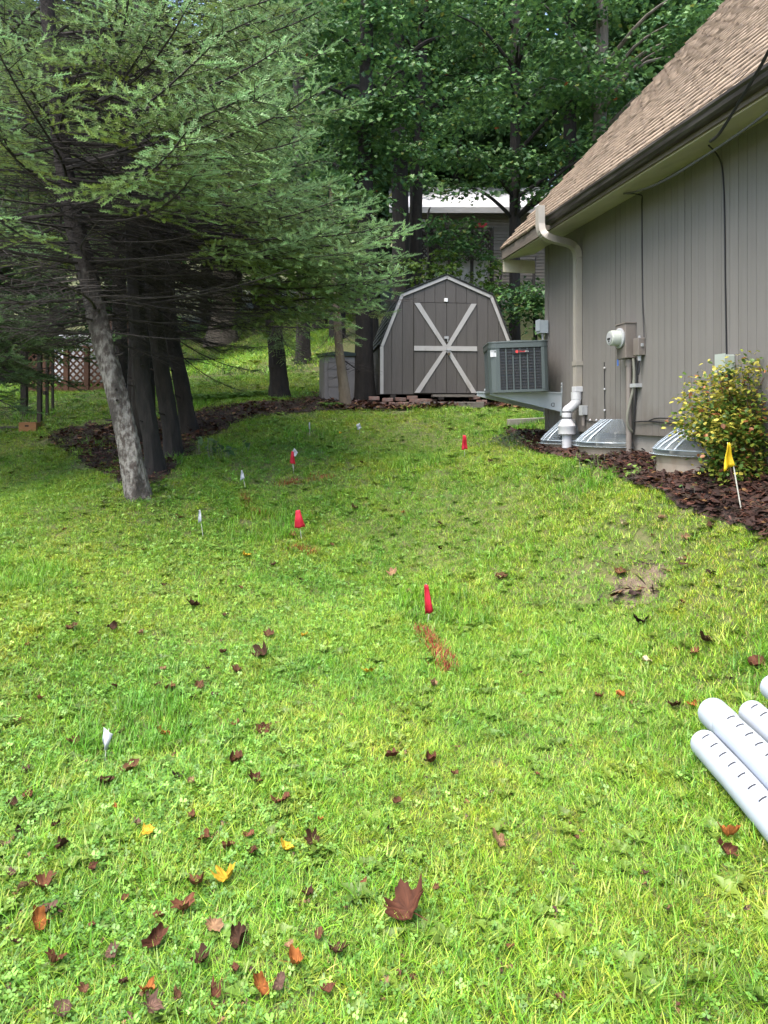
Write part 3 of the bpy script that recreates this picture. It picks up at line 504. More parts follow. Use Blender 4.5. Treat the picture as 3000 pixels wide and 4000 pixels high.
for pxc, a, d, yt, sk, yb, lab in ((2226, .34, .32, 1641, .07, 1742, 'clear ridged window well cover behind the white drain fittings'), (2398, .40, .36, 1640, .075, 1755, 'clear ridged window well cover left of the thick taupe conduit'), (2728, .43, .30, 1672, .075, 1790, 'clear ridged window well cover partly behind the yellow green shrub')):
    x = wl(pxc, 1650)[0]; well(pxc, a, d, zt_(pxc, yt), sk, lab, yb)
# ---- air conditioner on its wall bracket
m_ac = mat('gray_green_enamel', (.064, .080, .080), (.055, .070, .070), .4, 5)
m_coil = mat('dark_coil_fins', (.032, .042, .055), (.060, .052, .047), .5, 4, (1, 1, 40), lo=.35, hi=.65)
m_gal = mat('galvanized_steel', (.36, .395, .415), (.31, .345, .365), .4, 5, metal=0, dirt=(.30, .30, .28), dscale=4)
AW, AH, AD = .72, .615, .70; c0 = P(2031, 1531, 8.5)
ac = thing('air_conditioner', c0, 'gray green air conditioner unit mounted above ground at the house corner', 'air conditioner', rot=(0, math.radians(-1.9), math.radians(-2.2)))
def bar(x, w=.014): return MB().bx((x-w/2, -.012, .03), (x+w/2, .012, AH-.09)).build('louver_bar', m_ac, ac)
X = lambda px: (px-2031)*8.5/F
def rrect(x0, x1, y0, y1, r, n=5):
    o = []
    for cx_, cy_, a0 in ((x1-r, y1-r, 0), (x0+r, y1-r, 90), (x0+r, y0+r, 180), (x1-r, y0+r, 270)): o += [(cx_+r*math.cos(math.radians(a0+90*i/n)), cy_+r*math.sin(math.radians(a0+90*i/n))) for i in range(n+1)]
    return o
b = MB().prism([(x, y, 0) for x, y in rrect(-AW/2, AW/2, -.02, AD, .09)], (0, 0, .03)); b.build('base_pan', m_ac, ac)
MB().prism([(x, y, .03) for x, y in rrect(-AW/2+.03, AW/2-.03, .012, AD-.03, .07)], (0, 0, AH-.12)).build('coil', m_coil, ac)
lid = MB().prism([(x, y, AH-.085) for x, y in rrect(-AW/2, AW/2, -.02, AD, .09)], (0, 0, .06)).prism([(x, y, AH-.0245) for x, y in rrect(-AW/2-.004, AW/2+.004, -.024, AD+.004, .092)], (0, 0, .02)).build('top_lid', m_ac, ac, bevel=.004)
MB().lathe([(.27, AH-.004), (.27, AH+.012), (.25, AH+.012)], (0, AD/2-.01, 0), 28).build('fan_grille', m_ac, lid)
for px in (1981, 2008, 2035, 2064, 2091): bar(X(px))
MB().bx((X(1955)-.02, -.016, .03), (X(1955)+.004, .014, AH-.085)).build('louver_bar', m_ac, ac); MB().bx((X(2118)-.004, -.016, .03), (X(2118)+.02, .014, AH-.085)).build('louver_bar', m_ac, ac)
MB().prism([(-AW/2+.0, .10, .03), (-AW/2+.0, .06, .03), (-AW/2+.03, .005, .03), (-AW/2+.08, -.016, .03), (X(1955)-.0205, -.016, .03), (X(1955)-.0205, .02, .03), (-AW/2+.05, .10, .03)], (0, 0, AH-.116)).build('corner_panel', m_ac, ac)
MB().prism([(X(2118)+.0205, .02, .03), (X(2118)+.0205, -.016, .03), (AW/2-.06, -.016, .03), (AW/2-.02, .01, .03), (AW/2, .07, .03), (AW/2, .14, .03), (AW/2-.05, .14, .03)], (0, 0, AH-.116)).build('corner_panel', m_ac, ac)
for s in (-1, 1):
    for y in (.2, .32, .44, .56): MB().bx((s*(AW/2-.02)-.012, y-.01, .03), (s*(AW/2-.02)+.012, y+.01, AH-.09)).build('louver_bar', m_ac, ac)
for k in range(14): MB().bx((X(1960), -.006, .05+k*.035), (X(2116), .0105, .054+k*.035)).build('guard_wire', m_coil, ac)
bdz = AH-.155; bd = MB().bx((X(2004), -.024, bdz), (X(2070), -.0135, bdz+.045)).build('badge', mat('badge_black', (.015, .016, .02), None, .4), ac)
m_red = mat('badge_red', (.62, .05, .045), None, .5); m_slv = mat('badge_silver', (.6, .6, .6), None, .4); m_wht = mat('white_label', (.55, .57, .6), None, .6)
def text(body, size, m, parent, loc, rot, name='lettering', ex=.0008):
    c = bpy.data.curves.new(name, 'FONT'); c.body = body; c.size = size; c.extrude = ex; c.materials.append(m); o = bpy.data.objects.new(name, c); COL.objects.link(o); COL.objects.link(o) if False else None
    me = bpy.data.meshes.new_from_object(o.evaluated_get(bpy.context.evaluated_depsgraph_get())); bpy.data.objects.remove(o); return link(name, me, parent, loc, rot)
R90 = (math.radians(90), 0, 0)
MB().lathe([(.017, -.0255), (.017, -.0242)], (X(2023), 0, bdz+.023), 16, 'y').build('emblem', m_red, bd)
text('TRANE', .025, m_red, bd, (X(2030), -.025, bdz+.014), R90); text('XR16', .019, m_slv, bd, (X(2054), -.025, bdz+.016), R90)
MB().bx((X(1920), -.0185, AH-.185), (X(1934), -.0165, AH-.11)).bx((X(1935), -.0185, AH-.185), (X(1943), -.0165, AH-.11)).build('sticker', m_wht, ac)
MB().bx((X(1921), -.0200, AH-.125), (X(1933), -.0187, AH-.12)).bx((X(1936), -.0200, AH-.135), (X(1942), -.0187, AH-.115)).build('sticker_print', m_ac, ac)
# bracket: two tapering arms on wall rails and the pan rails between
bp = wl(2198, 1532, 0); bk = thing('wall_bracket', h2w((bp[0], 0, bp[2])), 'tapered galvanized steel bracket holding the air conditioner off the siding', 'bracket', rot=(math.radians(-2.0), 0, HA))
BL = .93
for x in (0, -.52):
    MB().prism([(x, -.018, 0), (x, -BL, -.012), (x, -BL, -.065), (x, -.018, -.235)], (-.004, 0, 0)).prism([(x+.012, -.018, .0), (x+.012, -BL, -.012), (x+.012, -BL, -.03), (x+.012, -.018, -.018)], (-.06, 0, 0)).prism([(x+.004, -.018, -.236), (x+.004, -BL, -.066), (x+.004, -BL, -.07), (x+.004, -.018, -.24)], (-.05, 0, 0)).build('bracket_arm', m_gal, bk)
    MB().bx((x-.02, -.0175, -.29), (x+.02, -.0135, .12)).build('wall_rail', m_gal if x == 0 else m_gal, bk)
    for z in (.06, .1, -.2): MB().lathe([(.009, -.026), (.011, -.018)], (x+.004, 0, z), 8, 'y').build('bolt', m_pvc, bk)
for y in (-.25, -.80): MB().bx((-.58, y-.02, .002), (.02, y+.02, .03)).build('cross_rail', m_gal, bk)
text('D', .07, m_blk, bk, (.0065, -.10, -.135), (math.radians(90), math.radians(180), math.radians(90)))
# concrete kerb at the house corner, ivy behind it
ka = hit(1990, 1672); kb = P(2146, 1672, ka[1]+.05); an = math.atan2(kb[1]-ka[1], kb[0]-ka[0]); Lk = math.hypot(kb[0]-ka[0], kb[1]-ka[1])
kt = thing('concrete_slab_edge', (ka[0], ka[1], ka[2]), 'low gray concrete edge under the air conditioner bracket', 'concrete edge', rz=an); MB().prism([(0, 0, -.2), (Lk, 0, -.2), (Lk, 0, .165), (0, 0, .135)], (0, .16, 0)).build('slab_block', m_conc, kt, bevel=.01)
# ---------------------------------------------------------------- barn shed
m_shw = mat('shed_siding', (.074, .069, .063), (.062, .057, .053), .75, 4, (6, 6, .5), bump=.3, bscale=25, rand=.05, dirt=(.05, .044, .038), dscale=2)
m_trim = mat('shed_trim', (.33, .325, .315), (.285, .28, .27), .65, 6, dirt=(.2, .185, .16), dscale=4)
m_shr = mat('dark_shingle', (.028, .036, .034), (.018, .022, .022), .9, 12, bump=.5, rand=.15)
m_dk = mat('shed_dark', (.03, .026, .023), None, .9)
shed = thing('barn_shed', shedO, 'taupe barn style shed with gambrel roof and white trimmed double doors', 'shed', rz=math.radians(5.5))
SD = 2.9; GP = [(-1.235, .895), (-.86, 1.842), (0, 2.204), (.86, 1.842), (1.235, .895)]
def ztop(x): return float(np.interp(x, [p[0] for p in GP], [p[1] for p in GP]))
MB().prism([(-1.22, .012, 0)]+[(x*.985, .012, z-.02) for x, z in GP]+[(1.22, .012, 0)], (0, SD-.02, 0)).build('shed_body', m_dk, shed)
DX0, DX1, DZ = -.622, .572, 1.69
def clipped(x0, x1, z0, y0=-.004, y1=.012):
    xs = [x0]+[p[0] for p in GP if x0 < p[0] < x1]+[x1]; poly = [(x0, y0, z0)]+[(x, y0, ztop(x)-.03) for x in xs]+[(x1, y0, z0)]; return MB().prism(poly, (0, y1-y0, 0))
xs = [-1.235, -1.03, -.83]+[DX0]+[DX0+(DX1-DX0)*k/6 for k in range(1, 6)]+[DX1, .78, .985, 1.235]
for a, b in zip(xs[:-1], xs[1:]):
    ind = a >= DX0-1e-6 and b <= DX1+1e-6; clipped(a+.004, b-.004, DZ+.012 if ind else 0).build('siding_plank', m_shw, shed)
for s in (-1, 1):
    for k in range(14): MB().bx((s*1.232-.012, .02+k*.205, 0), (s*1.232+.012, .02+k*.205+.197, .885)).build('siding_plank', m_shw, shed)
pxx = lambda px: (px-1745)*.00476; pzz = lambda py: (1540-py)*.00476
for (x0, x1, s) in ((DX0+.006, -.008, -1), (-.004, DX1-.006, 1)):
    dr = MB().bx((x0, -.012, .02), (x1, .0, DZ)).build('door', m_dk, shed); w = (x1-x0)/3
    for k in range(3): MB().bx((x0+k*w+.003, -.024, .02), (x0+(k+1)*w-.003, -.0125, DZ)).build('door_plank', m_shw, dr)
    def board(p, q, wd, y=-.040):
        p = np.array(p); q = np.array(q); d = (q-p)/np.linalg.norm(q-p); e = np.array((-d[1], d[0]))*wd/2; return MB().prism([(c[0], y, c[1]) for c in (p+e, q+e, q-e, p-e)], (0, .0155, 0))
    co = x1 if s < 0 else x0; ou = x0 if s < 0 else x1; zc = pzz(1362)
    board((co-s*.0, zc), (ou, zc), .088, -.0420).build('trim_board', m_trim, dr)
    def diag(zo, sg):
        # horizontal cut ends like the photograph's boards
        hw = .052; xo = ou+(-s)*.055; xc = co+s*.03; return MB().prism([(xo-hw, -.0395, zo), (xo+hw, -.0395, zo), (xc+hw*.8, -.0395, zc+sg*.046), (xc-hw*.8, -.0395, zc+sg*.046)], (0, .0152, 0))
    diag(DZ-.004, 1).build('trim_board', m_trim, dr); diag(.024, -1).build('trim_board', m_trim, dr)
for (xa, za), (xb_, zb_) in zip(GP[:-1], GP[1:]):
    d = np.array((xb_-xa, zb_-za)); d /= np.linalg.norm(d); e = np.array((-d[1], d[0])); o = .02; i_ = -.055
    MB().prism([(xa+e[0]*o, -.03, za+e[1]*o), (xb_+e[0]*o, -.03, zb_+e[1]*o), (xb_+e[0]*i_, -.03, zb_+e[1]*i_), (xa+e[0]*i_, -.03, za+e[1]*i_)], (0, .022, 0)).build('rake_trim', m_trim, shed)
for s in (-1, 1): MB().bx((s*1.243-(.0 if s < 0 else .06), -.026, 0), (s*1.243+(.06 if s < 0 else .0), -.0045, .88)).build('corner_trim', m_trim, shed)
for (xa, za), (xb_, zb_) in zip(GP[:-1], GP[1:]):
    d = np.array((xb_-xa, zb_-za)); L = np.linalg.norm(d); d /= L; e = np.array((-d[1], d[0])); n = max(3, int(L/.13)); up = za < zb_
    MB().prism([(xa+e[0]*.004, -.04, za+e[1]*.004), (xb_+e[0]*.004, -.04, zb_+e[1]*.004), (xb_+e[0]*.022, -.04, zb_+e[1]*.022), (xa+e[0]*.022, -.04, za+e[1]*.022)], (0, SD+.1, 0)).build('roof_slope', m_dk, shed)
    for k in range(n):
        t0, t1 = L*k/n, L*(k+1)/n; q = (lambda t, h: (xa+d[0]*t+e[0]*h, za+d[1]*t+e[1]*h)); lowf = up; h0, h1 = (.044, .028) if lowf else (.028, .044)
        a, b2, c2, d2 = q(t0, h0), q(t1, h1), q(t1, .0225), q(t0, .0225); MB().prism([(p[0], -.05, p[1]) for p in (a, b2, c2, d2)], (0, SD+.12, 0)).build('shingle_course', m_shr, shed)
MB().bx((pxx(1734), -.04, pzz(1180)), (pxx(1748), -.0045, pzz(1166))).build('light_fixture', mat('white_fixture', (.72, .72, .70), None, .4), shed, bevel=.006)
MB().bx((pxx(1734), -.05, pzz(1324)), (pxx(1751), -.0245, pzz(1315))).build('hasp', m_lg, shed); MB().bx((pxx(1746), -.055, pzz(1336)), (pxx(1749), -.0245, pzz(1324))).build('hasp_pin', m_lg, shed)
MB().bx((pxx(1741), -.06, pzz(1369)), (pxx(1760), -.043, pzz(1364))).build('latch', m_lg, shed); pk = MB().bx((pxx(1748), -.075, pzz(1389)), (pxx(1756), -.05, pzz(1378))).build('padlock', mat('brass', (.16, .13, .08), None, .4, metal=.6), shed); MB().tube(smoothpath([(pxx(1749.5), -.062, pzz(1379)), (pxx(1749.5), -.062, pzz(1371)), (pxx(1752), -.062, pzz(1367)), (pxx(1754.5), -.062, pzz(1371)), (pxx(1754.5), -.062, pzz(1379))], 4), .005, 6).build('shackle', m_lg, pk, True)
for x in (-1, -.1, .9): MB().bx((x-.05, .0, -.10), (x+.05, SD-.05, -.004)).build('skid', m_dk, shed)
# bricks laid under the shed's front edge, a ramp board, a timber
m_brk = mat('weathered_brick', (.20, .115, .09), (.15, .10, .085), .9, 9, bump=.5, rand=.25, dirt=(.20, .18, .16), dscale=6)
bm_ = MB().box((0, 0, 0), (.195, .095, .068)).mesh('brick', m_brk); BR = random.Random(5)
for (x, y, rr_) in [(510,1085,0),(612,1097,-2),(712,1093,2),(800,1080,0),(818,1108,0),(880,1102,0),(950,1105,3),(500,1130,1),(565,1131,0),(662,1130,2),(735,1128,0),(782,1136,-3),(395,1128,24),(1275,1080,-12),(1330,1112,0)]:
    px, py = 1200+x*.5124, 1000+y*.5124; w = P(px, py, 13.12-.12*BR.random()-(.12 if y > 1115 else 0)); o = link('brick', bm_, None, w, (0, math.radians(rr_), math.radians(BR.uniform(-9, 9))))
    tilt = rr_ == 24; tag(o, 'single brick lying tilted on the litter left of the shed bricks' if tilt else 'weathered brick wedged under the front edge of the barn shed', 'brick', 'bricks under the shed front')
    b_ = o.modifiers.new('bevel', 'BEVEL'); b_.width = .006; b_.segments = 1
m_tim = mat('gray_timber', (.13, .12, .105), (.09, .08, .07), .9, 4, (1, 5, 5), bump=.5)
rb = P(1770, 1546, 12.95); t = thing('ramp_board', rb, 'gray ramp board leaning under the shed doors', 'board', rz=math.radians(5.5)); MB().box((0, 0, 0), (.77, .22, .045)).build('board_plank', m_tim, t)
rb = P(1765, 1580, 12.75); t = thing('edging_timber', (rb[0], rb[1], gz(rb[0], rb[1])+.03), 'low gray edging timber on the ground before the shed', 'timber', rz=math.radians(2)); MB().box((0, 0, 0), (1.15, .11, .12)).build('timber_beam', m_tim, t, bevel=.01)
# ---- plastic storage cabinet left of the shed
m_cab = mat('gray_plastic', (.20, .19, .185), (.18, .17, .165), .55, 4, dirt=(.13, .12, .11), dscale=3); m_lid = mat('dark_green_plastic_lid', (.02, .035, .032), None, .55)
cb = P(1333, 1553, 13.4); cb[2] = gz(cb[0], cb[1]); zc_ = P(1333, 1390, 13.4)[2]-cb[2]
cab = thing('storage_cabinet', cb, 'gray plastic storage cabinet with dark lid behind the leaning trunk', 'storage cabinet', rz=math.radians(14))
MB().bx((-.33, 0, .02), (.30, .5, zc_)).build('cabinet_body', m_cab, cab, bevel=.01)
for k, (a, b) in enumerate([(0, .3), (.3, .52), (.52, .72), (.72, .87), (.87, 1)]): MB().bx((-.25, -.014, .03+a*(zc_-.06)+.006), (.10, -.001, .03+b*(zc_-.06)-.006)).build('front_panel', m_cab, cab)
MB().bx((.11, -.014, .03), (.29, -.001, zc_-.03)).build('door_panel', m_cab, cab); MB().bx((-.32, -.014, .03), (-.265, -.001, zc_-.03)).build('corner_strip', m_cab, cab)
for k in range(3): MB().bx((-.344, .05+k*.15, .05), (-.331, .17+k*.15, zc_-.05)).build('side_panel', m_cab, cab)
MB().prism([(-.37, -.05, zc_), (.34, -.05, zc_), (.34, -.05, zc_+.05), (-.02, -.05, zc_+.09), (-.37, -.05, zc_+.04)], (0, .6, 0)).build('lid', m_lid, cab); MB().bx((-.3, -.1, 0), (-.05, -.02, .035)).build('foot_tray', m_lid, cab)
# ---------------------------------------------------------------- far left: lattice screen, posts, carton
m_lat = mat('brown_lattice', (.13, .062, .038), (.10, .048, .03), .8, 6, rand=.15)
lb = hit(100, 1535); zb = lb[1]; XL = lambda px: (px-100)*zb/F
ft = thing('lattice_screen', lb, 'long brown lattice screen standing on the far left lawn', 'lattice screen'); lw = XL(500); lh = 185*zb/F
tops = [(0, .62), (.35, .74), (1, 1)]
for k in range(6): x = lw*k/5; MB().bx((x-.05, -.05, -.3), (x+.05, .05, lh+(.15 if k == 5 else 0))).build('post', m_lat, ft)
MB().bx((0, -.03, lh-.06), (lw, .03, lh)).build('top_rail', m_lat, ft); MB().bx((0, -.03, .03), (lw, .03, .12)).build('bottom_rail', m_lat, ft)
sp = .155; n = int((lw+lh)/sp)
for sgn, yy in ((1, -.012), (-1, .0)):
    for k in range(n):
        x0 = -lh+k*sp+.05; x1 = x0+lh; z0l, z1l = 0, lh
        if x0 < 0: z0l = -x0; x0 = 0
        if x1 > lw: z1l = lh-(x1-lw); x1 = lw
        if x1-x0 < .06: continue
        if sgn < 0: x0, x1 = lw-x0, lw-x1
        d = np.array((x1-x0, z1l-z0l)); d /= np.linalg.norm(d); e = np.array((-d[1], d[0]))*.02; MB().prism([(p[0], yy, p[1]) for p in ((x0+e[0], z0l+e[1]), (x1+e[0], z1l+e[1]), (x1-e[0], z1l-e[1]), (x0-e[0], z0l-e[1]))], (0, .010, 0)).build('lattice_slat', m_lat, ft)
# white tarpaulin-covered thing seen through the lattice, brick pier at its right end
wb = P(390, 1450, zb+1.6); wb[2] = gz(wb[0], wb[1]); t = thing('white_tank', wb, 'low white tank seen through the brown lattice', 'tank'); MB().lathe([(1.0, 0), (1.02, .3), (1.0, 1.0), (.9, 1.12), (.5, 1.2), (.01, 1.22)], (0, 0, 0), 24).build('tank_body', mat('white_tarp', (.5, .5, .52), None, .5), t, True); MB().lathe([(1.03, .9), (1.05, .95), (1.03, 1.0)], (0, 0, 0), 24, cap=False).build('tank_rim', m_lg, t, True)
pb_ = P(478, 1535, zb-.4); pb_[2] = gz(pb_[0], pb_[1]); t = thing('brick_pier', pb_, 'dark red brick pier at the right end of the lattice screen', 'pier')
b2 = MB().box((0, 0, 0), (.21, .1, .07)).mesh('brick', m_brk)
MB().bx((-.2, -.2, -.2), (.2, .2, 1.5)).build('mortar_core', m_dk, t)
for k in range(20):
    for j in range(2):
        link('brick', b2, t, ((j-.5)*.215+(.02 if k % 2 else -.02), -.205, .04+k*.078)); link('brick', b2, t, (.205, (j-.5)*.215, .04+k*.078), (0, 0, math.pi/2))
MB().bx((-.27, -.27, 1.56), (.27, .27, 1.63)).build('cap_stone', m_conc, t)
m_post = mat('dark_post', (.035, .03, .026), (.05, .044, .036), .85, 5, (3, 3, .5), bump=.3)
for (px, pt, pbm, w, Z, lab) in [(95, 1470, 1655, 21, 13.0, 'thickest dark wooden post behind the carton on the left'), (155, 1420, 1680, 15, 12.4, 'gray brown wooden post just right of the carton'), (184, 1400, 1665, 9, 13.0, 'thin black post with a small box, third from the left'), (206, 1400, 1655, 8, 13.4, 'thin black post rightmost of the four on the left')]:
    q = P(px, pbm, Z); q[2] = gz(q[0], q[1]); hh = P(px, pt, Z)[2]+.6-q[2]; ww = w*Z/F
    t = thing('wooden_post', q, lab, 'post', 'posts on the left lawn'); MB().box((0, 0, hh/2-.15), (ww, ww, hh+.3)).build('post_shaft', m_post, t)
    if px == 184: MB().box((-.03, -.03, P(178, 1535, Z)[2]-q[2]), (.05, .05, .07)).build('post_box', m_post, t)
m_card = mat('brown_cardboard', (.36, .18, .085), (.30, .15, .07), .8, 5, dirt=(.2, .1, .05), dscale=5); q = P(107, 1692, 12.0); q[2] = gz(q[0], q[1])
ct = thing('cardboard_carton', q, 'orange brown cardboard carton with a hand hole on the ground at left', 'carton', rz=math.radians(12)); cw, ch = .27, .155
for nme, a, b in (('front_wall', (-cw/2, 0, 0), (cw/2, .006, ch)), ('back_wall', (-cw/2, .36, 0), (cw/2, .366, ch)), ('side_wall', (-cw/2, .0065, 0), (-cw/2+.006, .3595, ch)), ('side_wall', (cw/2-.006, .0065, 0), (cw/2, .3595, ch)), ('lid', (-cw/2-.004, -.003, ch+.001), (cw/2+.004, .37, ch+.008))): MB().bx(a, b).build(nme, m_card, ct)
MB().bx((-.04, -.003, ch*.6), (.02, -.0005, ch*.76)).build('hand_hole', m_dk, ct)
q = P(30, 1683, 12.2); t = thing('fallen_board', (q[0]-.2, q[1], gz(q[0], q[1])+.03), 'gray board lying on the ground left of the carton', 'board', rz=.05); MB().box((0, 0, 0), (1.0, .12, .03)).build('board_plank', m_tim, t)
# ---------------------------------------------------------------- neighbour's house up the hill
NZ = 29.0; nb = P(1880, 1160, NZ); nsc = NZ/F; nx = lambda px: (px-1880)*nsc; nzz = lambda py: (1160-py)*nsc
m_nw = mat('neighbour_siding', (.26, .24, .225), (.22, .20, .19), .75, 4, rand=.06); m_nr = mat('pale_metal_roof', (.58, .59, .64), (.52, .53, .57), .45, 3)
nh = thing('neighbour_house', nb, 'pale roofed house with slatted siding up the hill behind the shed', 'house')
MB().bx((nx(1560), .05, -3), (nx(2420), 6, nzz(835))).build('wall', m_nw, nh)
for k in range(26): MB().prism([(nx(1560), .0, .1+k*.13), (nx(1560), .05, .1+k*.13), (nx(1560), .05, .225+k*.13), (nx(1560), .03, .225+k*.13)], (nx(2420)-nx(1560), 0, 0)).build('siding_board', m_nw, nh)
rf = MB().prism([(nx(1520), -.7, nzz(832)), (nx(1520), 3, nzz(640)), (nx(1520), 3, nzz(640)-.12), (nx(1520), -.7, nzz(832)-.12)], (nx(2450)-nx(1520), 0, 0)).build('roof', m_nr, nh); MB().bx((nx(1520), -.74, nzz(832)-.2), (nx(2450), -.705, nzz(832)+.03)).build('gutter', m_pvc, rf)
dkk = MB().bx((nx(1600), -2.2, nzz(960)-.1), (nx(1890), -.05, nzz(960))).build('deck_floor', m_dk, nh)
MB().bx((nx(1600), -2.24, nzz(950)), (nx(1890), -2.16, nzz(945))).build('deck_rail', m_dk, nh)
for k in range(5): x = nx(1600)+(nx(1890)-nx(1600))*k/4; MB().bx((x-.06, -2.2, -4), (x+.06, -2.1, nzz(945))).build('deck_post', m_dk, nh)
dh = nzz(955)-nzz(1065); dw = nx(1888)-nx(1602); sp = .19; n = int((dw+dh)/sp)
for sgn in (1, -1):
    for k in range(n):
        x0 = -dh+k*sp; x1 = x0+dh; a, b = 0, dh
        if x0 < 0: a = -x0; x0 = 0
        if x1 > dw: b = dh-(x1-dw); x1 = dw
        if x1-x0 < .08: continue
        if sgn < 0: x0, x1 = dw-x0, dw-x1
        d = np.array((x1-x0, b-a)); d /= np.linalg.norm(d); e = np.array((-d[1], d[0]))*.032; ox, oz = nx(1602), nzz(1065); MB().prism([(ox+p[0], -2.26+.012*sgn, oz+p[1]) for p in ((x0+e[0], a+e[1]), (x1+e[0], b+e[1]), (x1-e[0], b-e[1]), (x0-e[0], a-e[1]))], (0, .01, 0)).build('lattice_slat', m_dk, nh)
MB().bx((nx(1610), -1.9, -3.5), (nx(1880), -1.88, nzz(980))).build('skirt_panel', mat('pale_skirt', (.5, .49, .47), None, .8), nh)
q = nb+np.array((nx(1850), -2.15, nzz(944))); t = thing('red_flower_box', q, 'small red box on the rail of the hillside house deck', 'flower box'); MB().prism([(-.2, -.09, 0), (.2, -.09, 0), (.23, -.12, .15), (-.23, -.12, .15)], (0, .22, 0)).build('box_body', mat('red_paint', (.55, .03, .06), None, .4), t); MB().bx((-.2, -.06, .151), (.2, .06, .18)).build('soil', m_dk, t)
q = nb+np.array((nx(1640), -2.15, nzz(944))); t = thing('white_bucket', q, 'small white tub on the deck rail behind the large trunks', 'tub'); MB().lathe([(.1, 0), (.14, .25), (.15, .26), (.14, .27)], (0, 0, 0), 14).build('tub_body', m_pvc, t, True)
# ---------------------------------------------------------------- spruces on the left
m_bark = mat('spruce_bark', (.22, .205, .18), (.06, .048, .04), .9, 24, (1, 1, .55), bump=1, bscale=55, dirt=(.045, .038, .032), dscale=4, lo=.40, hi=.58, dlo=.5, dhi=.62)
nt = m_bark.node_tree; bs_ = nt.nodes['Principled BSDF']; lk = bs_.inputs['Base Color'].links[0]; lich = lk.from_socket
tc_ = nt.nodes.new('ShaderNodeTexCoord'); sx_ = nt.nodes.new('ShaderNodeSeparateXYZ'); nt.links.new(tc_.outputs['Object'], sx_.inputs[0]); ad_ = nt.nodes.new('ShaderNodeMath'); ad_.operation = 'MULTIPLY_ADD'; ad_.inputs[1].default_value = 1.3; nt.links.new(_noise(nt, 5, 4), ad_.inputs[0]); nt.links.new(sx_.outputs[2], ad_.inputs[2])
nt.links.new(_mix(nt, _ramp(nt, ad_.outputs[0], 2.0, 3.0), lich, (.022, .017, .015)), bs_.inputs['Base Color'])  # pale lichen low; upper bark browner, with crown shade put into its colour
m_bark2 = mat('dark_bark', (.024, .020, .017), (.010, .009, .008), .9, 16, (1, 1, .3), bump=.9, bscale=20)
m_twig = mat('gray_twig', (.014, .011, .009), (.034, .028, .024), .9, 9)
m_sprc = leafmat('spruce_needles', .5, .3, .35, .16)
def shoots_mesh(name, B, A, L, Cc, n=24, nl=.030, w=.0085, seed=0):
    """needle covered shoots: base B, axis A, length L, colour Cc (arrays)"""
    r = np.random.default_rng(seed); m = len(B); a = A/np.linalg.norm(A, axis=1, keepdims=True); t = np.where(np.abs(a[:, 2:3]) < .9, [[0, 0, 1.]], [[1., 0, 0]]); u = np.cross(a, t); u /= np.linalg.norm(u, axis=1, keepdims=True); v = np.cross(a, u)
    k = (np.arange(n)+.5)/n; ph = k*n*2.4+r.uniform(0, 6.3, (m, 1)); s = k+r.uniform(-.02, .02, (m, n))
    ra = np.cos(ph)[..., None]*u[:, None]+np.sin(ph)[..., None]*v[:, None]; base = B[:, None]+a[:, None]*(L[:, None]*s)[..., None]
    ln = nl*(1-.45*s**2)*r.uniform(.8, 1.2, (m, n)); d = ra*.72+a[:, None]*.62+np.array([0, 0, .16]); tip = base+d*ln[..., None]
    side = np.cross(a[:, None], ra)*(w/2); V = np.stack([base-side, base+side, tip], 2).reshape(-1, 3); T = np.arange(m*n*3).reshape(-1, 3); col = np.repeat(Cc, n*3, 0)
    sh = np.tile(np.array([.85, .85, 1.15]), m*n)[:, None]; col = col*sh
    q = len(V); e = u*.004; f = v*.004; tipb = B+a*L[:, None]; V2 = np.stack([B-e, B+e, tipb+e*.4, tipb-e*.4, B-f, B+f, tipb+f*.4, tipb-f*.4], 1).reshape(-1, 3); Q = np.arange(m*8).reshape(-1, 4)+q
    return np_mesh(name, np.r_[V, V2], [T, Q], m_sprc, np.r_[col, np.repeat(Cc*.9, 8, 0)])
CB, CO, CD = np.array((.215, .355, .155)), np.array((.17, .23, .03)), np.array((.045, .07, .03))
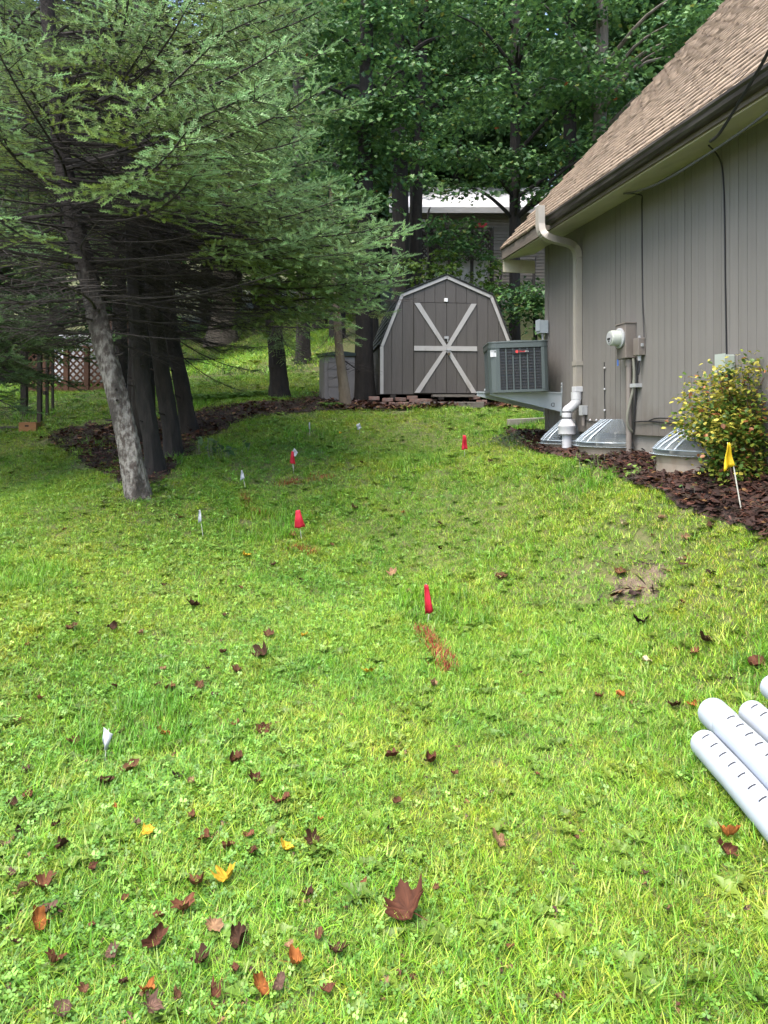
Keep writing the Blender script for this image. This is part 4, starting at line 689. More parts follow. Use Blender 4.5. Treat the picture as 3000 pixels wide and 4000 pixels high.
def spruce_branch(seed, L, live0, droop, up, dense=1.0, dark=0.):
    r = random.Random(seed); b = MB(); B = []; A = []; LL = []; CC = []
    ax = lambda t: np.array((L*t, .10*L*math.sin(2.2*t+seed)*t, -droop*L*t*(1-.35*t)+up*L*t**3))
    b.tube([ax(k/9) for k in range(10)], [.015*L/2.2*(1-.85*k/9)+.002 for k in range(10)], 5)
    t = .10
    while t < 1.0:
        p = ax(t); d = ax(min(t+.02, 1.02))-ax(t); d /= np.linalg.norm(d); s = np.cross(d, (0, 0, 1)); s /= np.linalg.norm(s)
        for sg in (-1, 1):
            if r.random() < .12: continue
            ang = math.radians(r.uniform(42, 68)); l = (L*.36*(1-t)**.8+.10)*r.uniform(.65, 1.15); dd = d*math.cos(ang)+s*sg*math.sin(ang)+np.array((0, 0, r.uniform(-.28, .12)))
            bl = lambda u: p+dd*l*u+np.array((0, 0, (-.22*u*u+.10*u**3)*l)); b.tube([bl(0), bl(.5), bl(1)], [.0042, .003, .0015], 3, False)
            live = t > live0+r.uniform(-.08, .08)
            u = .12 if live else .2; side = 1
            while u < 1.02:
                q = bl(u); od = (bl(min(u+.05, 1.05))-bl(u)); od /= np.linalg.norm(od); so = np.cross(od, (0, 0, 1)); so /= (np.linalg.norm(so)+1e-9); side = -side
                gl_ = t+u*.25+r.uniform(-.15, .15); tip = u > .9
                ln = (.15 if tip else r.uniform(.08, .15)); va = od*(.75 if not tip else 1)+so*side*(0 if tip else .7)+np.array((0, 0, r.uniform(-.18, .38)))
                if live and r.random() < dense:
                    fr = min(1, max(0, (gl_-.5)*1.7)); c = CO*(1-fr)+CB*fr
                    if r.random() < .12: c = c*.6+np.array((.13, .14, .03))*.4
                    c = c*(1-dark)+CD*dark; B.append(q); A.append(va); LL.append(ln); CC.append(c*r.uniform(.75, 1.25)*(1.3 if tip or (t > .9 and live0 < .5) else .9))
                elif r.random() < .6: b.tube([q, q+va*ln*r.uniform(.8, 2.2)], [.0022, .001], 3, False)
                u += .058/l*(1 if live else 2.2)
        t += (.050 if t > live0 else .06)*2.4/L*r.uniform(.8, 1.2)
    e = ax(1.0); d = ax(1.0)-ax(.95)
    for q in range(4):
        if live0 < 1: B.append(e-d*q*.3); A.append(d/np.linalg.norm(d)+np.array((r.uniform(-.5, .5), r.uniform(-.5, .5), r.uniform(0, .5)))*(q > 0)); LL.append(.15); CC.append(CB*(1-dark)+CD*dark)
    wood = b.mesh('branch', m_twig)
    return wood, (shoots_mesh('needles', np.array(B), np.array(A), np.array(LL), np.array(CC), seed=seed) if B else None)
SPL = [spruce_branch(100+i, 2.4, .46, .10+.05*(i % 3), .12+.05*(i % 2)) for i in range(7)]          # live boughs
SPD = [spruce_branch(200+i, 2.3, .55, .30+.06*(i % 3), .10, .8, .55) for i in range(4)]          # drooping boughs, shade mixed into their needle colour
SPX = [spruce_branch(300+i, 2.2, 9, .10+.06*(i % 3), .06) for i in range(4)]                     # dead boughs
def put_branch(tree, org, p, az, L, kind, pitch=0., roll=0., Lr=2.35):
    w, nd = kind; o = link('branch', w, tree, tuple(np.array(p)-org), (roll, -pitch, az), L/Lr)
    if nd: link('needles', nd, o)
    return o
def trunk_path(pix, Z): return [P(px, py, Z if not hasattr(Z, '__len__') else Z[i]) for i, (px, py) in enumerate(pix)]
def trunk(tree, path, radii, m, seed=0, n=14, flare=True):
    r = random.Random(seed); org = np.array(tree.location); fine = 16 if n > 20 else 6; pts_ = smoothpath(path, fine); rr = np.interp(np.linspace(0, 1, len(pts_)), np.linspace(0, 1, len(radii)), radii); b = MB()
    b.tube(pts_, list(rr), n); V = np.array(b.v); k = len(pts_)
    for i in range(k):
        c = V[i*n:(i+1)*n].mean(0)
        for j in range(n):
            V[i*n+j] = c+(V[i*n+j]-c)*(1+.07*math.sin(3*j*6.28/n+i*2.1/fine+seed)+.045*math.sin(7*j*6.28/n+i*3.1/fine)+(.03 if n > 20 else .06)*r.uniform(-1, 1)+(.30*max(0, 1-i*6/fine/4)**1.5*(1+.6*math.sin(2.5*j*6.28/n+seed)) if flare else 0))
    b.v = [tuple(v) for v in V]; return b.build('trunk', m, tree, True, org)
def spruce(base, path, radii, label, m, live, dead, hi, seed, live_z, stubs=True, Ls=1., kinds=None, front_open=False, group='spruce trunks in the left group'):
    r = random.Random(seed); t = thing('spruce_tree', base, label, 'tree', group); org = np.array(base); tk = trunk(t, path, radii, m, seed, 26 if m is m_bark else 14); pa = np.array(smoothpath(path, 6))
    at = lambda z: np.array([np.interp(z, pa[:, 2], pa[:, 0]), np.interp(z, pa[:, 2], pa[:, 1]), z])
    zt = pa[-1, 2]
    if stubs:
        for k in range(16):
            z = base[2]+.5+3.0*(k+r.random())/16; p = at(z); a_ = r.uniform(0, 6.28); d_ = np.array((math.cos(a_), math.sin(a_), r.uniform(-.1, .3))); R_ = float(np.interp(z, pa[:, 2], np.interp(np.linspace(0, 1, len(pa)), np.linspace(0, 1, len(radii)), radii))); l = r.uniform(.02, .12)
            link('branch_stub', MB().tube([d_*R_*.8, d_*(R_+l*.6), d_*(R_+l)+[0, 0, .01]], [.014, .010, .006], 6).mesh('branch_stub', m_twig), t, tuple(p-org))
    for k in range(live):
        z = live_z+(min(hi, zt)-live_z)*(k+.5)/live+r.uniform(-.1, .1); az = k*2.4+r.uniform(-.35, .35)
        if front_open and z < live_z+1.3 and math.cos(az+math.pi/2-.15) > .45: continue
        L = Ls*(2.75-.16*(z-live_z))*r.uniform(.8, 1.12)
        put_branch(t, org, at(z), az, L, r.choice(kinds or SPL), r.uniform(-.12, .16), r.uniform(-.2, .2))
    for k in range(dead):
        z = live_z-.9+1.6*(k+.5)/dead; az = k*2.4+1+r.uniform(-.3, .3); put_branch(t, org, at(z), az, r.uniform(1.3, 2.5), r.choice(SPX), r.uniform(-.12, .1), r.uniform(-.3, .3))
    return t, at, org, r
up = lambda p, dx, dy, z: np.array((p[0]+dx, p[1]+dy, z))
# A: the leaning trunk in front
A0 = hit(540, 1935); ZA = A0[1]
pa = [A0-[0, 0, .12], P(528, 1880, ZA), P(505, 1740, ZA), P(468, 1590, ZA), P(440, 1480, ZA), P(405, 1340, ZA+.03), P(370, 1200, ZA+.06), P(335, 1040, ZA+.1), P(295, 880, ZA+.13), P(245, 620, ZA+.2), P(205, 300, ZA+.3), P(185, 0, ZA+.35)]; pa += [pa[-1]+[-.05, .05, 1.5], pa[-1]+[-.05, .1, 3.2]]
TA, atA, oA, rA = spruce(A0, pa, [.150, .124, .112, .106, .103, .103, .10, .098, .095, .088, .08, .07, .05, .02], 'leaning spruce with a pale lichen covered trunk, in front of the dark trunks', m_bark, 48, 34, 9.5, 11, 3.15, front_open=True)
def tipbranch(tree, at, org, tippx, tippy, Z, zroot, kind, roll=0.):
    """a bough from the trunk at height zroot to a tip at the given place"""
    p = at(zroot); q = P(tippx, tippy, Z); d = q-p; L = np.linalg.norm(d); az = math.atan2(d[1], d[0]); me = kind[0]
    pitch = math.asin(max(-1, min(1, d[2]/L)))+.06; return put_branch(tree, org, p, az, L, kind, pitch, roll)
for k, (px, py, Z, zr) in enumerate([(1230, 110, 7.4, 5.2), (1270, 330, 7.3, 4.8), (1240, 460, 7.0, 4.4), (1050, 60, 6.3, 5.2), (880, 330, 5.6, 4.4), (1180, 620, 7.0, 4.2), (880, 480, 5.4, 4.1), (590, 700, 5.3, 3.7), (700, 800, 5.8, 3.55), (60, 200, 5.6, 4.4), (130, 320, 5.2, 4.0), (30, 900, 5.8, 3.3), (-60, 480, 5.6, 3.9), (1010, 800, 6.4, 3.7), (1130, 830, 7.1, 3.6), (640, 160, 5.5, 4.7), (560, 60, 5.6, 5.1), (760, 260, 5.9, 4.7), (960, 560, 5.8, 4.2), (1090, 280, 6.4, 4.6), (1190, 20, 7.2, 5.6), (900, 120, 6.4, 5.2), (1000, 430, 6.2, 4.5), (790, 620, 5.7, 4.0), (20, 620, 5.7, 3.8)]):
    tipbranch(TA, atA, oA, px, py, Z, zr, SPL[k % 7], .25*math.sin(k*2.))
for k, (px, py, Z, zr) in enumerate([(1000, 1080, 7.6, 2.95), (1080, 1240, 7.8, 2.75), (-60, 1220, 6.6, 2.6), (-80, 1320, 6.8, 2.45), (840, 1000, 6.6, 3.1), (-50, 1000, 6.2, 3.0)]): tipbranch(TA, atA, oA, px, py, Z, zr, SPX[k % 4])
# the dark trunks behind
def simple(bpx, bpy, tops, rad, label, m, live, dead, seed, lz, Zo=None):
    b = hit(bpx, bpy); Z = b[1]; pth = [b-[0, 0, .12]]+[P(x, y, Z) for x, y in tops]; pth.append(pth[-1]+[-.1, .1, 4.0]); return spruce(b, pth, rad, label, m, live, dead, pth[-1][2], seed, lz, front_open=True)
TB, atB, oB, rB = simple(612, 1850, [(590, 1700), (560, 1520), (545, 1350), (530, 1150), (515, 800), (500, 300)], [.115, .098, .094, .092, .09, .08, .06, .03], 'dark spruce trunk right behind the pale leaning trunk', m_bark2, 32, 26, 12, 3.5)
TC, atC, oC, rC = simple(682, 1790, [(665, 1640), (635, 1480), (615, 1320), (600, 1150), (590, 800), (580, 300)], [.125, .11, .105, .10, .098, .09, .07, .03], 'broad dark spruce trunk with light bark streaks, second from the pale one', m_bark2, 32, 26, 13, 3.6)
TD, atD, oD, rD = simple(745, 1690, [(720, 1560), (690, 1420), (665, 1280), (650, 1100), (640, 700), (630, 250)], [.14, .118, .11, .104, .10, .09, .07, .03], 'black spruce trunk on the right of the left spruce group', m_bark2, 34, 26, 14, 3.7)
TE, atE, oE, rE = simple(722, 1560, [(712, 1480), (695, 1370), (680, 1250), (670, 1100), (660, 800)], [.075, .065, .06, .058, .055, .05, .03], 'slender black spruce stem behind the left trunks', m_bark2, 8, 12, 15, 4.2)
for k, (px, py, Z, zr, T) in enumerate([(1250, 860, 8.0, 4.1, 0), (1400, 960, 8.4, 3.9, 0), (1560, 990, 8.7, 3.7, 1), (1530, 1150, 8.6, 3.5, 1), (1440, 1210, 8.8, 3.35, 1), (1380, 1120, 8.2, 3.5, 0), (1300, 1000, 7.6, 3.7, 0), (1480, 1080, 8.3, 3.6, 0), (1290, 1180, 8.6, 3.3, 1), (1380, 1290, 9.4, 3.2, 2), (1180, 1020, 7.8, 3.6, 0), (1330, 880, 9.0, 4.2, 1), (1200, 930, 8.4, 3.9, 0), (1260, 700, 8.6, 4.6, 1), (1230, 560, 8.8, 4.9, 0), (1460, 1010, 9.1, 3.9, 2), (1250, 1280, 9.3, 3.2, 2), (1100, 960, 7.9, 3.7, 0), (1500, 960, 8.3, 3.75, 0), (1540, 1040, 8.0, 3.6, 0), (1420, 1060, 7.8, 3.55, 0), (1500, 1190, 8.9, 3.4, 1), (1350, 940, 7.9, 3.8, 0), (1310, 1080, 7.9, 3.5, 0), (1270, 960, 7.5, 3.65, 0), (1400, 1170, 8.3, 3.4, 1), (1200, 820, 7.8, 4.0, 0), (1330, 780, 8.6, 4.2, 1), (1535, 1090, 8.6, 3.6, 1)]):
    T_, at_, o_ = ((TB, atB, oB), (TC, atC, oC), (TD, atD, oD))[T]; tipbranch(T_, at_, o_, px, py, Z, zr, SPL[(k*3) % 7], .2*math.sin(k*1.7))
for k, (px, py, Z, zr, T) in enumerate([(1150, 1120, 8.3, 3.1, 0), (1180, 1200, 8.6, 2.95, 1), (1240, 1150, 8.8, 3.15, 1), (1050, 1180, 8.0, 2.9, 0), (1000, 1280, 9.0, 2.75, 2), (900, 1150, 7.9, 2.9, 0), (1120, 1060, 8.1, 3.2, 0), (980, 1130, 7.7, 2.95, 0), (870, 1090, 7.6, 3.05, 0), (1090, 1150, 8.9, 3.2, 2)]):
    T_, at_, o_ = ((TB, atB, oB), (TC, atC, oC), (TD, atD, oD))[T]; tipbranch(T_, at_, o_, px, py, Z, zr, SPX[k % 4])
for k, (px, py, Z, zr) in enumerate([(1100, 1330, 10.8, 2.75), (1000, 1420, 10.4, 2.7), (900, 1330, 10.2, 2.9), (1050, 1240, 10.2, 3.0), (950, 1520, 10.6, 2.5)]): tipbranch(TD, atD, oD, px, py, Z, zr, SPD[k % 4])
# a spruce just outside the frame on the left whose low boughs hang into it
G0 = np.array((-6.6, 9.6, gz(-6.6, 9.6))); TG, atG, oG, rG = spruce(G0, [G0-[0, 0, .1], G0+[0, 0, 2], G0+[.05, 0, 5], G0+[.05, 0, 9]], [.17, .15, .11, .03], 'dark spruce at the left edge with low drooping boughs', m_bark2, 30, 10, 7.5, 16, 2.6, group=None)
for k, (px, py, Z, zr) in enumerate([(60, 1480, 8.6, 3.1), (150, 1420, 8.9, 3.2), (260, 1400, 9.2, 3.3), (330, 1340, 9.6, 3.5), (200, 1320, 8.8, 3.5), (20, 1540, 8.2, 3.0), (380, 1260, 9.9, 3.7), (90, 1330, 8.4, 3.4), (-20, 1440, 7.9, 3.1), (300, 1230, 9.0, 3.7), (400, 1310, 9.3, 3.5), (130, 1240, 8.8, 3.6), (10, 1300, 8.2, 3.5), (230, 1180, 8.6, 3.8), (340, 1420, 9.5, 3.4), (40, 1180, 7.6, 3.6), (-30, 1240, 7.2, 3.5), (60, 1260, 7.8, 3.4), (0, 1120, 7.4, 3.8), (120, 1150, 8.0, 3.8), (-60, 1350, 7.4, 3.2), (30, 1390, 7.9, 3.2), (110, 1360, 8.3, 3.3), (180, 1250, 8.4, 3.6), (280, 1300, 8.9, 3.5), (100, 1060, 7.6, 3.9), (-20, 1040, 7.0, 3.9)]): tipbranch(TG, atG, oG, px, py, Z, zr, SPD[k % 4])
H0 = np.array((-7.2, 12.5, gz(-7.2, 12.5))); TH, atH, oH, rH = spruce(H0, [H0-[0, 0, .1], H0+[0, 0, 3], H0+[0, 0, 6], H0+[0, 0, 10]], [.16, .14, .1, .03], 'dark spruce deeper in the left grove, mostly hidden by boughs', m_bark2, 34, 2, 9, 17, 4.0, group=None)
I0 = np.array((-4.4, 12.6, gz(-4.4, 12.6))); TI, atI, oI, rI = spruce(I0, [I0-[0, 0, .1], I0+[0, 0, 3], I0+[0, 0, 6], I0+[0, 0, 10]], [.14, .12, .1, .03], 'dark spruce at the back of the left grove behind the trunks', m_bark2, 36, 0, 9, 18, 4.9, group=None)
for k, (x, y, lz, sd) in enumerate([(-9.6, 8.6, 2.4, 41), (-9.3, 11.2, 2.8, 42), (-6.7, 11.4, 3.0, 43), (-6.7, 6.3, 3.0, 47), (-3.6, 10.6, 4.5, 44), (-5.4, 14.5, 5.4, 45), (-8.8, 14.8, 4.9, 46)]):  # the spruce nearest the camera is unseen, added to shade the left lawn
    g0 = np.array((x, y, gz(x, y))); spruce(g0, [g0-[0, 0, .1], g0+[0, 0, 3], g0+[0, 0, 6], g0+[0, 0, 11]], [.15, .13, .1, .03], 'dark spruce of the shaded left grove, whose nearest tree is added for shade', m_bark2, 44, 8, 10.5, sd, lz, kinds=SPD, group='spruces of the shaded left grove')
# trunks to the right of the group
m_barkg = mat('gray_bark', (.13, .115, .095), (.07, .06, .05), .9, 8, (1, 1, .3), bump=.9, bscale=20)
m_barkb = mat('brown_bark', (.15, .12, .085), (.09, .07, .05), .9, 8, (1, 1, .35), bump=.9, bscale=24)
b = hit(1098, 1553); Z = b[1]; J, atJ, oJ, rJ = spruce(b, [b-[0, 0, .1], P(1085, 1450, Z), P(1075, 1330, Z), P(1065, 1150, Z), P(1060, 700, Z)], [.21, .165, .155, .145, .06], 'dark spruce trunk alone on the lawn edge left of the gray cabinet', m_bark2, 16, 4, 7.5, 21, 3.6, group=None, Ls=.6)
for k, (px, py, dz, zr) in enumerate([(1130, 1460, -.5, 3.6), (1040, 1350, -.9, 3.7), (1210, 1330, -.4, 3.9), (980, 1300, -.2, 4.0), (1150, 1380, -1, 3.7), (1230, 1230, -.6, 4.2)]): tipbranch(J, atJ, oJ, px, py, Z+dz, zr, SPL[k % 7])
b = hit(1352, 1590); Z = b[1]; K, atK, oK, rK = spruce(b, [b-[0, 0, .1], P(1343, 1520, Z), P(1332, 1420, Z), P(1322, 1330, Z), P(1312, 1180, Z), P(1300, 950, Z), P(1290, 700, Z)], [.12, .095, .08, .072, .06, .05, .02], 'slim leaning brown spruce trunk in front of the gray cabinet', m_barkb, 18, 3, 6.5, 22, 3.1, group=None, Ls=.42)
for k, (px, py, dz, zr) in enumerate([(1425, 1330, -.3, 3.1), (1400, 1370, -.6, 3.0), (1280, 1420, -.5, 3.0), (1240, 1380, -.2, 3.1), (1420, 1230, -.4, 3.4), (1340, 1300, -.9, 3.2)]): put = tipbranch(K, atK, oK, px, py, Z+dz, zr, SPL[(k+2) % 7])
lf = P(1318, 1225, Z-.75)
# ---------------------------------------------------------------- broadleaf trees
m_maple = leafmat('maple_leaves', .46, .28, .28, .10)
MG = np.array([(.052, .118, .040), (.070, .148, .042), (.038, .094, .038), (.092, .178, .048)])
LSH = np.array([(0, 0), (-.16, .22), (-.50, .34), (-.26, .52), (-.34, .78), (-.12, .72), (0, 1.05), (.12, .72), (.34, .78), (.26, .52), (.50, .34), (.16, .22)])
KSH = np.array([(0, 0), (-.42, .42), (0, 1.0), (.42, .42)])
def leaves_mesh(name, C, N, S_, col, shape=LSH, seed=0, fold=.22):
    """leaves at C with normals N and sizes S_"""
    r = np.random.default_rng(seed); m = len(C); n = N/np.linalg.norm(N, axis=1, keepdims=True); d = r.normal(0, 1, (m, 3)); d[:, 2] -= .9; d -= n*(d*n).sum(1, keepdims=True); d /= np.linalg.norm(d, axis=1, keepdims=True); s = np.cross(n, d)
    k = len(shape); V = C[:, None]+S_[:, None, None]*(s[:, None]*shape[None, :, :1]+d[:, None]*shape[None, :, 1:]+n[:, None]*(np.abs(shape[None, :, :1])*fold-.12*shape[None, :, 1:]**2)); i = np.arange(m*k).reshape(m, k)
    half = k//2; F1 = i[:, :half+1]; F2 = np.c_[i[:, half:], i[:, :1]]
    return np_mesh(name, V.reshape(-1, 3), [F1, F2], m_maple, np.repeat(col, k, 0))
def pads(cs, rad, per, seed, pal=MG, size=(.085, .125), flat=.30, outv=None):
    r = np.random.default_rng(seed); C = []; N = []; S_ = []; K = []
    for c, R_ in zip(cs, rad):
        m = int(per*1.5*R_*R_/.36); q = r.normal(0, 1, (m, 3)); q /= np.linalg.norm(q, axis=1, keepdims=True); q *= (r.random((m, 1))**.45)*R_; q[:, 2] = q[:, 2]*flat-.28*np.hypot(q[:, 0], q[:, 1])**2/R_
        C.append(c+q); nn = r.normal(0, .42, (m, 3)); nn[:, 2] += 1; nn[:, :2] += q[:, :2]/R_*.55; N.append(nn); S_.append(r.uniform(*size, m)); f = r.uniform(.85, 1.2)
        col = pal[r.integers(0, len(pal), m)]*f*r.uniform(.8, 1.25, (m, 1)); K.append(col)
    K = np.concatenate(K); z = r.random(len(K)); K[z < .001] = (.30, .08, .03); K[(z > .006) & (z < .02)] = (.16, .19, .04)
    return np.concatenate(C), np.concatenate(N), np.concatenate(S_), K
def limbs(b, path, cs, r0, seed, every=2):
    r = random.Random(seed); pa_ = np.array(path)
    for c in cs[::every]:
        k = int(np.argmin(np.abs(pa_[:, 2]-(c[2]-np.hypot(*(pa_[:, :2]-c[:2]).mean(0))*.35)))); p = pa_[min(k, len(pa_)-1)]; mid = (p+c)/2+np.array((0, 0, .25*np.linalg.norm(c-p)*.5)); b.tube(smoothpath([p, mid, c], 4), [r0*(1-.85*i/8) for i in range(9)], 6, False)
def broadleaf(base, path, radii, cs, rad, per, label, m, seed, group=None, shape=LSH, pal=MG, size=(.085, .125), name='maple_tree', limb_every=3, cat='tree'):
    t = thing(name, base, label, cat, group); org = np.array(base); tk = trunk(t, path, radii, m, seed, 12); sp_ = smoothpath(path, 6); lb_ = MB(); limbs(lb_, sp_, cs, radii[len(radii)//2]*.45, seed, limb_every)
    if lb_.v: lb_.build('limbs', m, t, True, org)
    C, N, S_, K = pads(cs, rad, per, seed, pal, size); tag(link('crown', leaves_mesh('crown', C-org, N, S_, K, shape, seed), t), kind='stuff'); return t
def region(n, px, py, Z, seed, r=(.45, .8), skip=None):
    g = np.random.default_rng(seed); out = []
    while len(out) < n:
        x, y, z = g.uniform(*px), g.uniform(*py), g.uniform(*Z)
        if skip and skip(x, y): continue
        out.append(P(x, y, z))
    return out, g.uniform(*r, n)
roofw = lambda x, y: (1620 < x < 2110 and 650 < y < 900 and (int(x)*7+int(y)*13) % 10 < 2) or (1600 < x < 1930 and 860 < y < 1060)
def vert(px, Z, top, lean=0): b = P(px, 1500, Z); b[2] = gz(b[0], b[1]); return b, [b-[0, 0, .2]]+[P(px+lean*f, 1100-f*(1100-top), Z) for f in (0, .35, .7, 1)]
b, pth = vert(1425, 13.45, -500, 10); cs, rd = region(46, (1180, 1650), (-250, 800), (12.4, 14.2), 31); cs2, rd2 = region(14, (1350, 1520), (-100, 760), (12.2, 13.5), 131); cs += cs2; rd = np.r_[rd, rd2]
broadleaf(b, pth, [.18, .15, .14, .12, .08], cs, rd, 75, 'thick straight trunk rising against the left wall of the barn shed', m_bark2, 31)
b, pth = vert(1566, 16.6, -500, -25); cs, rd = region(40, (1250, 1800), (-250, 640), (15, 18), 32, skip=roofw)
broadleaf(b, pth, [.24, .2, .19, .17, .1], cs, rd, 75, 'left trunk of the tall pair behind the shed roof', m_bark2, 32, 'pair of trunks behind the shed')
b, pth = vert(1617, 16.9, -500, 60); cs, rd = region(36, (1400, 1980), (-250, 560), (15.4, 18), 33, skip=roofw)
broadleaf(b, pth, [.15, .13, .12, .11, .07], cs, rd, 75, 'right and thinner trunk of the tall pair behind the shed roof', m_bark2, 33, 'pair of trunks behind the shed')
b, pth = vert(2010, 15.2, -300, 8); cs, rd = region(46, (1760, 2500), (-200, 700), (13.4, 16), 34, skip=roofw)
cs += region(16, (1760, 2300), (560, 760), (13.6, 15), 44, skip=roofw)[0]; rd = np.r_[rd, np.full(16, .5)]
broadleaf(b, pth, [.14, .115, .11, .1, .06], cs, rd, 80, 'straight dark trunk between the shed and the house corner', m_bark2, 34)
b, pth = vert(2330, 14.6, -300, 30); cs, rd = region(50, (2050, 2760), (-250, 620), (12.6, 15.2), 35)
broadleaf(b, pth, [.16, .14, .13, .12, .07], cs, rd, 80, 'bright leafy maple rising behind the house roof', m_barkg, 35)
b, pth = vert(1182, 18.5, -300, -30); cs, rd = region(40, (1050, 1480), (-200, 820), (17, 20), 36)
broadleaf(b, pth, [.2, .17, .16, .14, .08], cs, rd, 75, 'dark maple trunk seen between the spruce boughs and the shed', m_bark2, 36)
# understorey saplings and shrubs behind the shed
for k, (px, Z, top, lean, ps, nm, lab) in enumerate([(1672, 15.6, 880, 0, ((1640, 1800), (860, 960), (15, 16)), 10, 'slender sapling with a thin black stem behind the shed peak'), (1800, 16.4, 900, -60, ((1730, 1900), (860, 1010), (15.5, 17)), 10, 'bent sapling with forked stem right of the shed peak'), (1900, 17.5, 950, 20, ((1850, 2060), (1000, 1180), (16, 18)), 12, 'leafy shrub left of the dark trunk by the house corner'), (2080, 14.2, 1080, 5, ((2040, 2150), (1100, 1290), (13.4, 14.8)), 12, 'leafy shrub between the dark trunk and the house corner'), (1660, 15.2, 1060, 10, ((1600, 1760), (985, 1090), (14.8, 15.6)), 9, 'low yellow green sapling just above the shed roof'), (1950, 14.4, 1150, 0, ((1930, 2020), (1120, 1290), (13.9, 15)), 8, 'dark leafy shrub beside the right slope of the shed roof')]):
    b = P(px, 1200, Z); b[2] = gz(b[0], b[1]); tp = P(px+lean, top, Z); cs, rd = region(nm, *ps, 60+k, (.3, .5)); pal = MG*np.array((1.5, 1.25, .6)) if k in (2, 4) else MG
    broadleaf(b, [b-[0, 0, .1], b+(tp-b)*.4+[.05, 0, 0], tp, tp+[.05, 0, .4]], [.05, .042, .03, .012], cs, rd, 80, lab, m_bark2, 60+k, 'understorey saplings behind the shed', pal=pal, name='sapling', limb_every=2)
# gray trunk far up the left lawn and shrubs beside it
b = hit(872, 1345); Z = b[1]; cs = [b+np.array((x, y, z)) for x, y, z in [(0, 0, 9), (-2, 1, 8), (2, 0, 8.5), (1, -1, 10), (-1, 0, 7), (3, 1, 7), (-3, 0, 10)]]
broadleaf(b, [b-[0, 0, .2], b+[.1, 0, 3], b+[.1, 0, 7], b+[.2, 0, 12]], [.75, .6, .5, .2], cs, [1.8]*7, 14, 'thick pale gray trunk far up the left lawn', m_barkg, 71, shape=KSH, size=(.25, .4))
# wooded hillside: shared crowns, each tree an object of its own
rgc = np.random.default_rng(90); CRN = []
for v in range(4):
    n = 34; q = rgc.normal(0, 1, (n, 3)); q /= np.linalg.norm(q, axis=1, keepdims=True); q *= rgc.uniform(.55, 1, (n, 1))*np.array((2.7, 2.7, 4.2)); q[:, 2] += 5.6
    C, N, S_, K = pads(list(q), rgc.uniform(.9, 1.4, n), 24, 90+v, MG*.95, (.20, .33), .5); CRN.append(leaves_mesh('crown', C, N, S_, K, KSH, v))
tkm = MB().tube([(0, 0, -.5), (.05, 0, 3), (0, .05, 7), (0, 0, 10)], [.24, .19, .14, .04], 9).mesh('trunk', m_bark2, True)
hs = [(-3, 33, 1.5), (-.4, 20.5, 1), (1.0, 21.5, .9), (3.4, 33, 1.3), (5.2, 20, 1), (8.4, 19, 1), (-12.5, 27, 1.3), (-15.5, 29, 1.3), (-10.2, 30, 1.3), (-17.5, 25, 1.2), (-1.6, 24, 1.15), (7.2, 24, 1.1), (11, 23, 1.1), (-.5, 34, 1.4), (4, 38, 1.4), (9, 33, 1.4), (13, 29, 1.3), (-13, 40, 1.4), (-7.5, 43, 1.6), (-11, 44, 1.6), (-4.5, 41, 1.5), (-3, 40, 1.5), (2, 44, 1.5), (8, 42, 1.5), (14, 38, 1.5), (-14, 42, 1.5), (-19, 38, 1.5), (19, 33, 1.5), (-10, 48, 1.7), (0, 52, 1.8), (9, 52, 1.8), (18, 47, 1.8), (-20, 52, 1.8), (-24, 30, 1.4), (-22, 36, 1.3)]
for k, (x, y, s) in enumerate(hs):
    front = y < 26; t = thing('hillside_tree', (x, y, gz(x, y)), 'tall leafy tree on the wooded slope rising behind the shed' if front else 'dense green tree far up the wooded hillside', 'tree', 'trees low on the wooded slope' if front else 'trees far up the wooded hillside', rz=k*1.3); t.scale = (s*1.1, s*1.1, s*1.25)
    link('trunk', tkm, t); cr_ = link('crown', CRN[k % 4], t); tag(cr_, kind='stuff'); hp = 1500+F*x/y
    if y < 29 and 1350 < hp < 2400: cr_.location.z = 4.0
# ---------------------------------------------------------------- marking flags
def flagmat(n, c, t=.35):
    m = bpy.data.materials.new(n); m.use_nodes = True; nt = m.node_tree; b = nt.nodes['Principled BSDF']; nz_ = _noise(nt, 30, 3); col = _mix(nt, nz_, c, tuple(x*.85 for x in c)); nt.links.new(col, b.inputs['Base Color']); b.inputs['Roughness'].default_value = .6
    tl = nt.nodes.new('ShaderNodeBsdfTranslucent'); nt.links.new(col, tl.inputs[0]); ms = nt.nodes.new('ShaderNodeMixShader'); ms.inputs[0].default_value = t; nt.links.new(b.outputs[0], ms.inputs[1]); nt.links.new(tl.outputs[0], ms.inputs[2]); nt.links.new(ms.outputs[0], nt.nodes['Material Output'].inputs[0]); return m
m_fr, m_fw, m_fy = flagmat('red_flag', (.55, .014, .04)), flagmat('white_flag', (.55, .57, .61)), flagmat('yellow_flag', (.70, .50, .008)); m_wire = mat('pale_wire', (.55, .54, .48), None, .5)
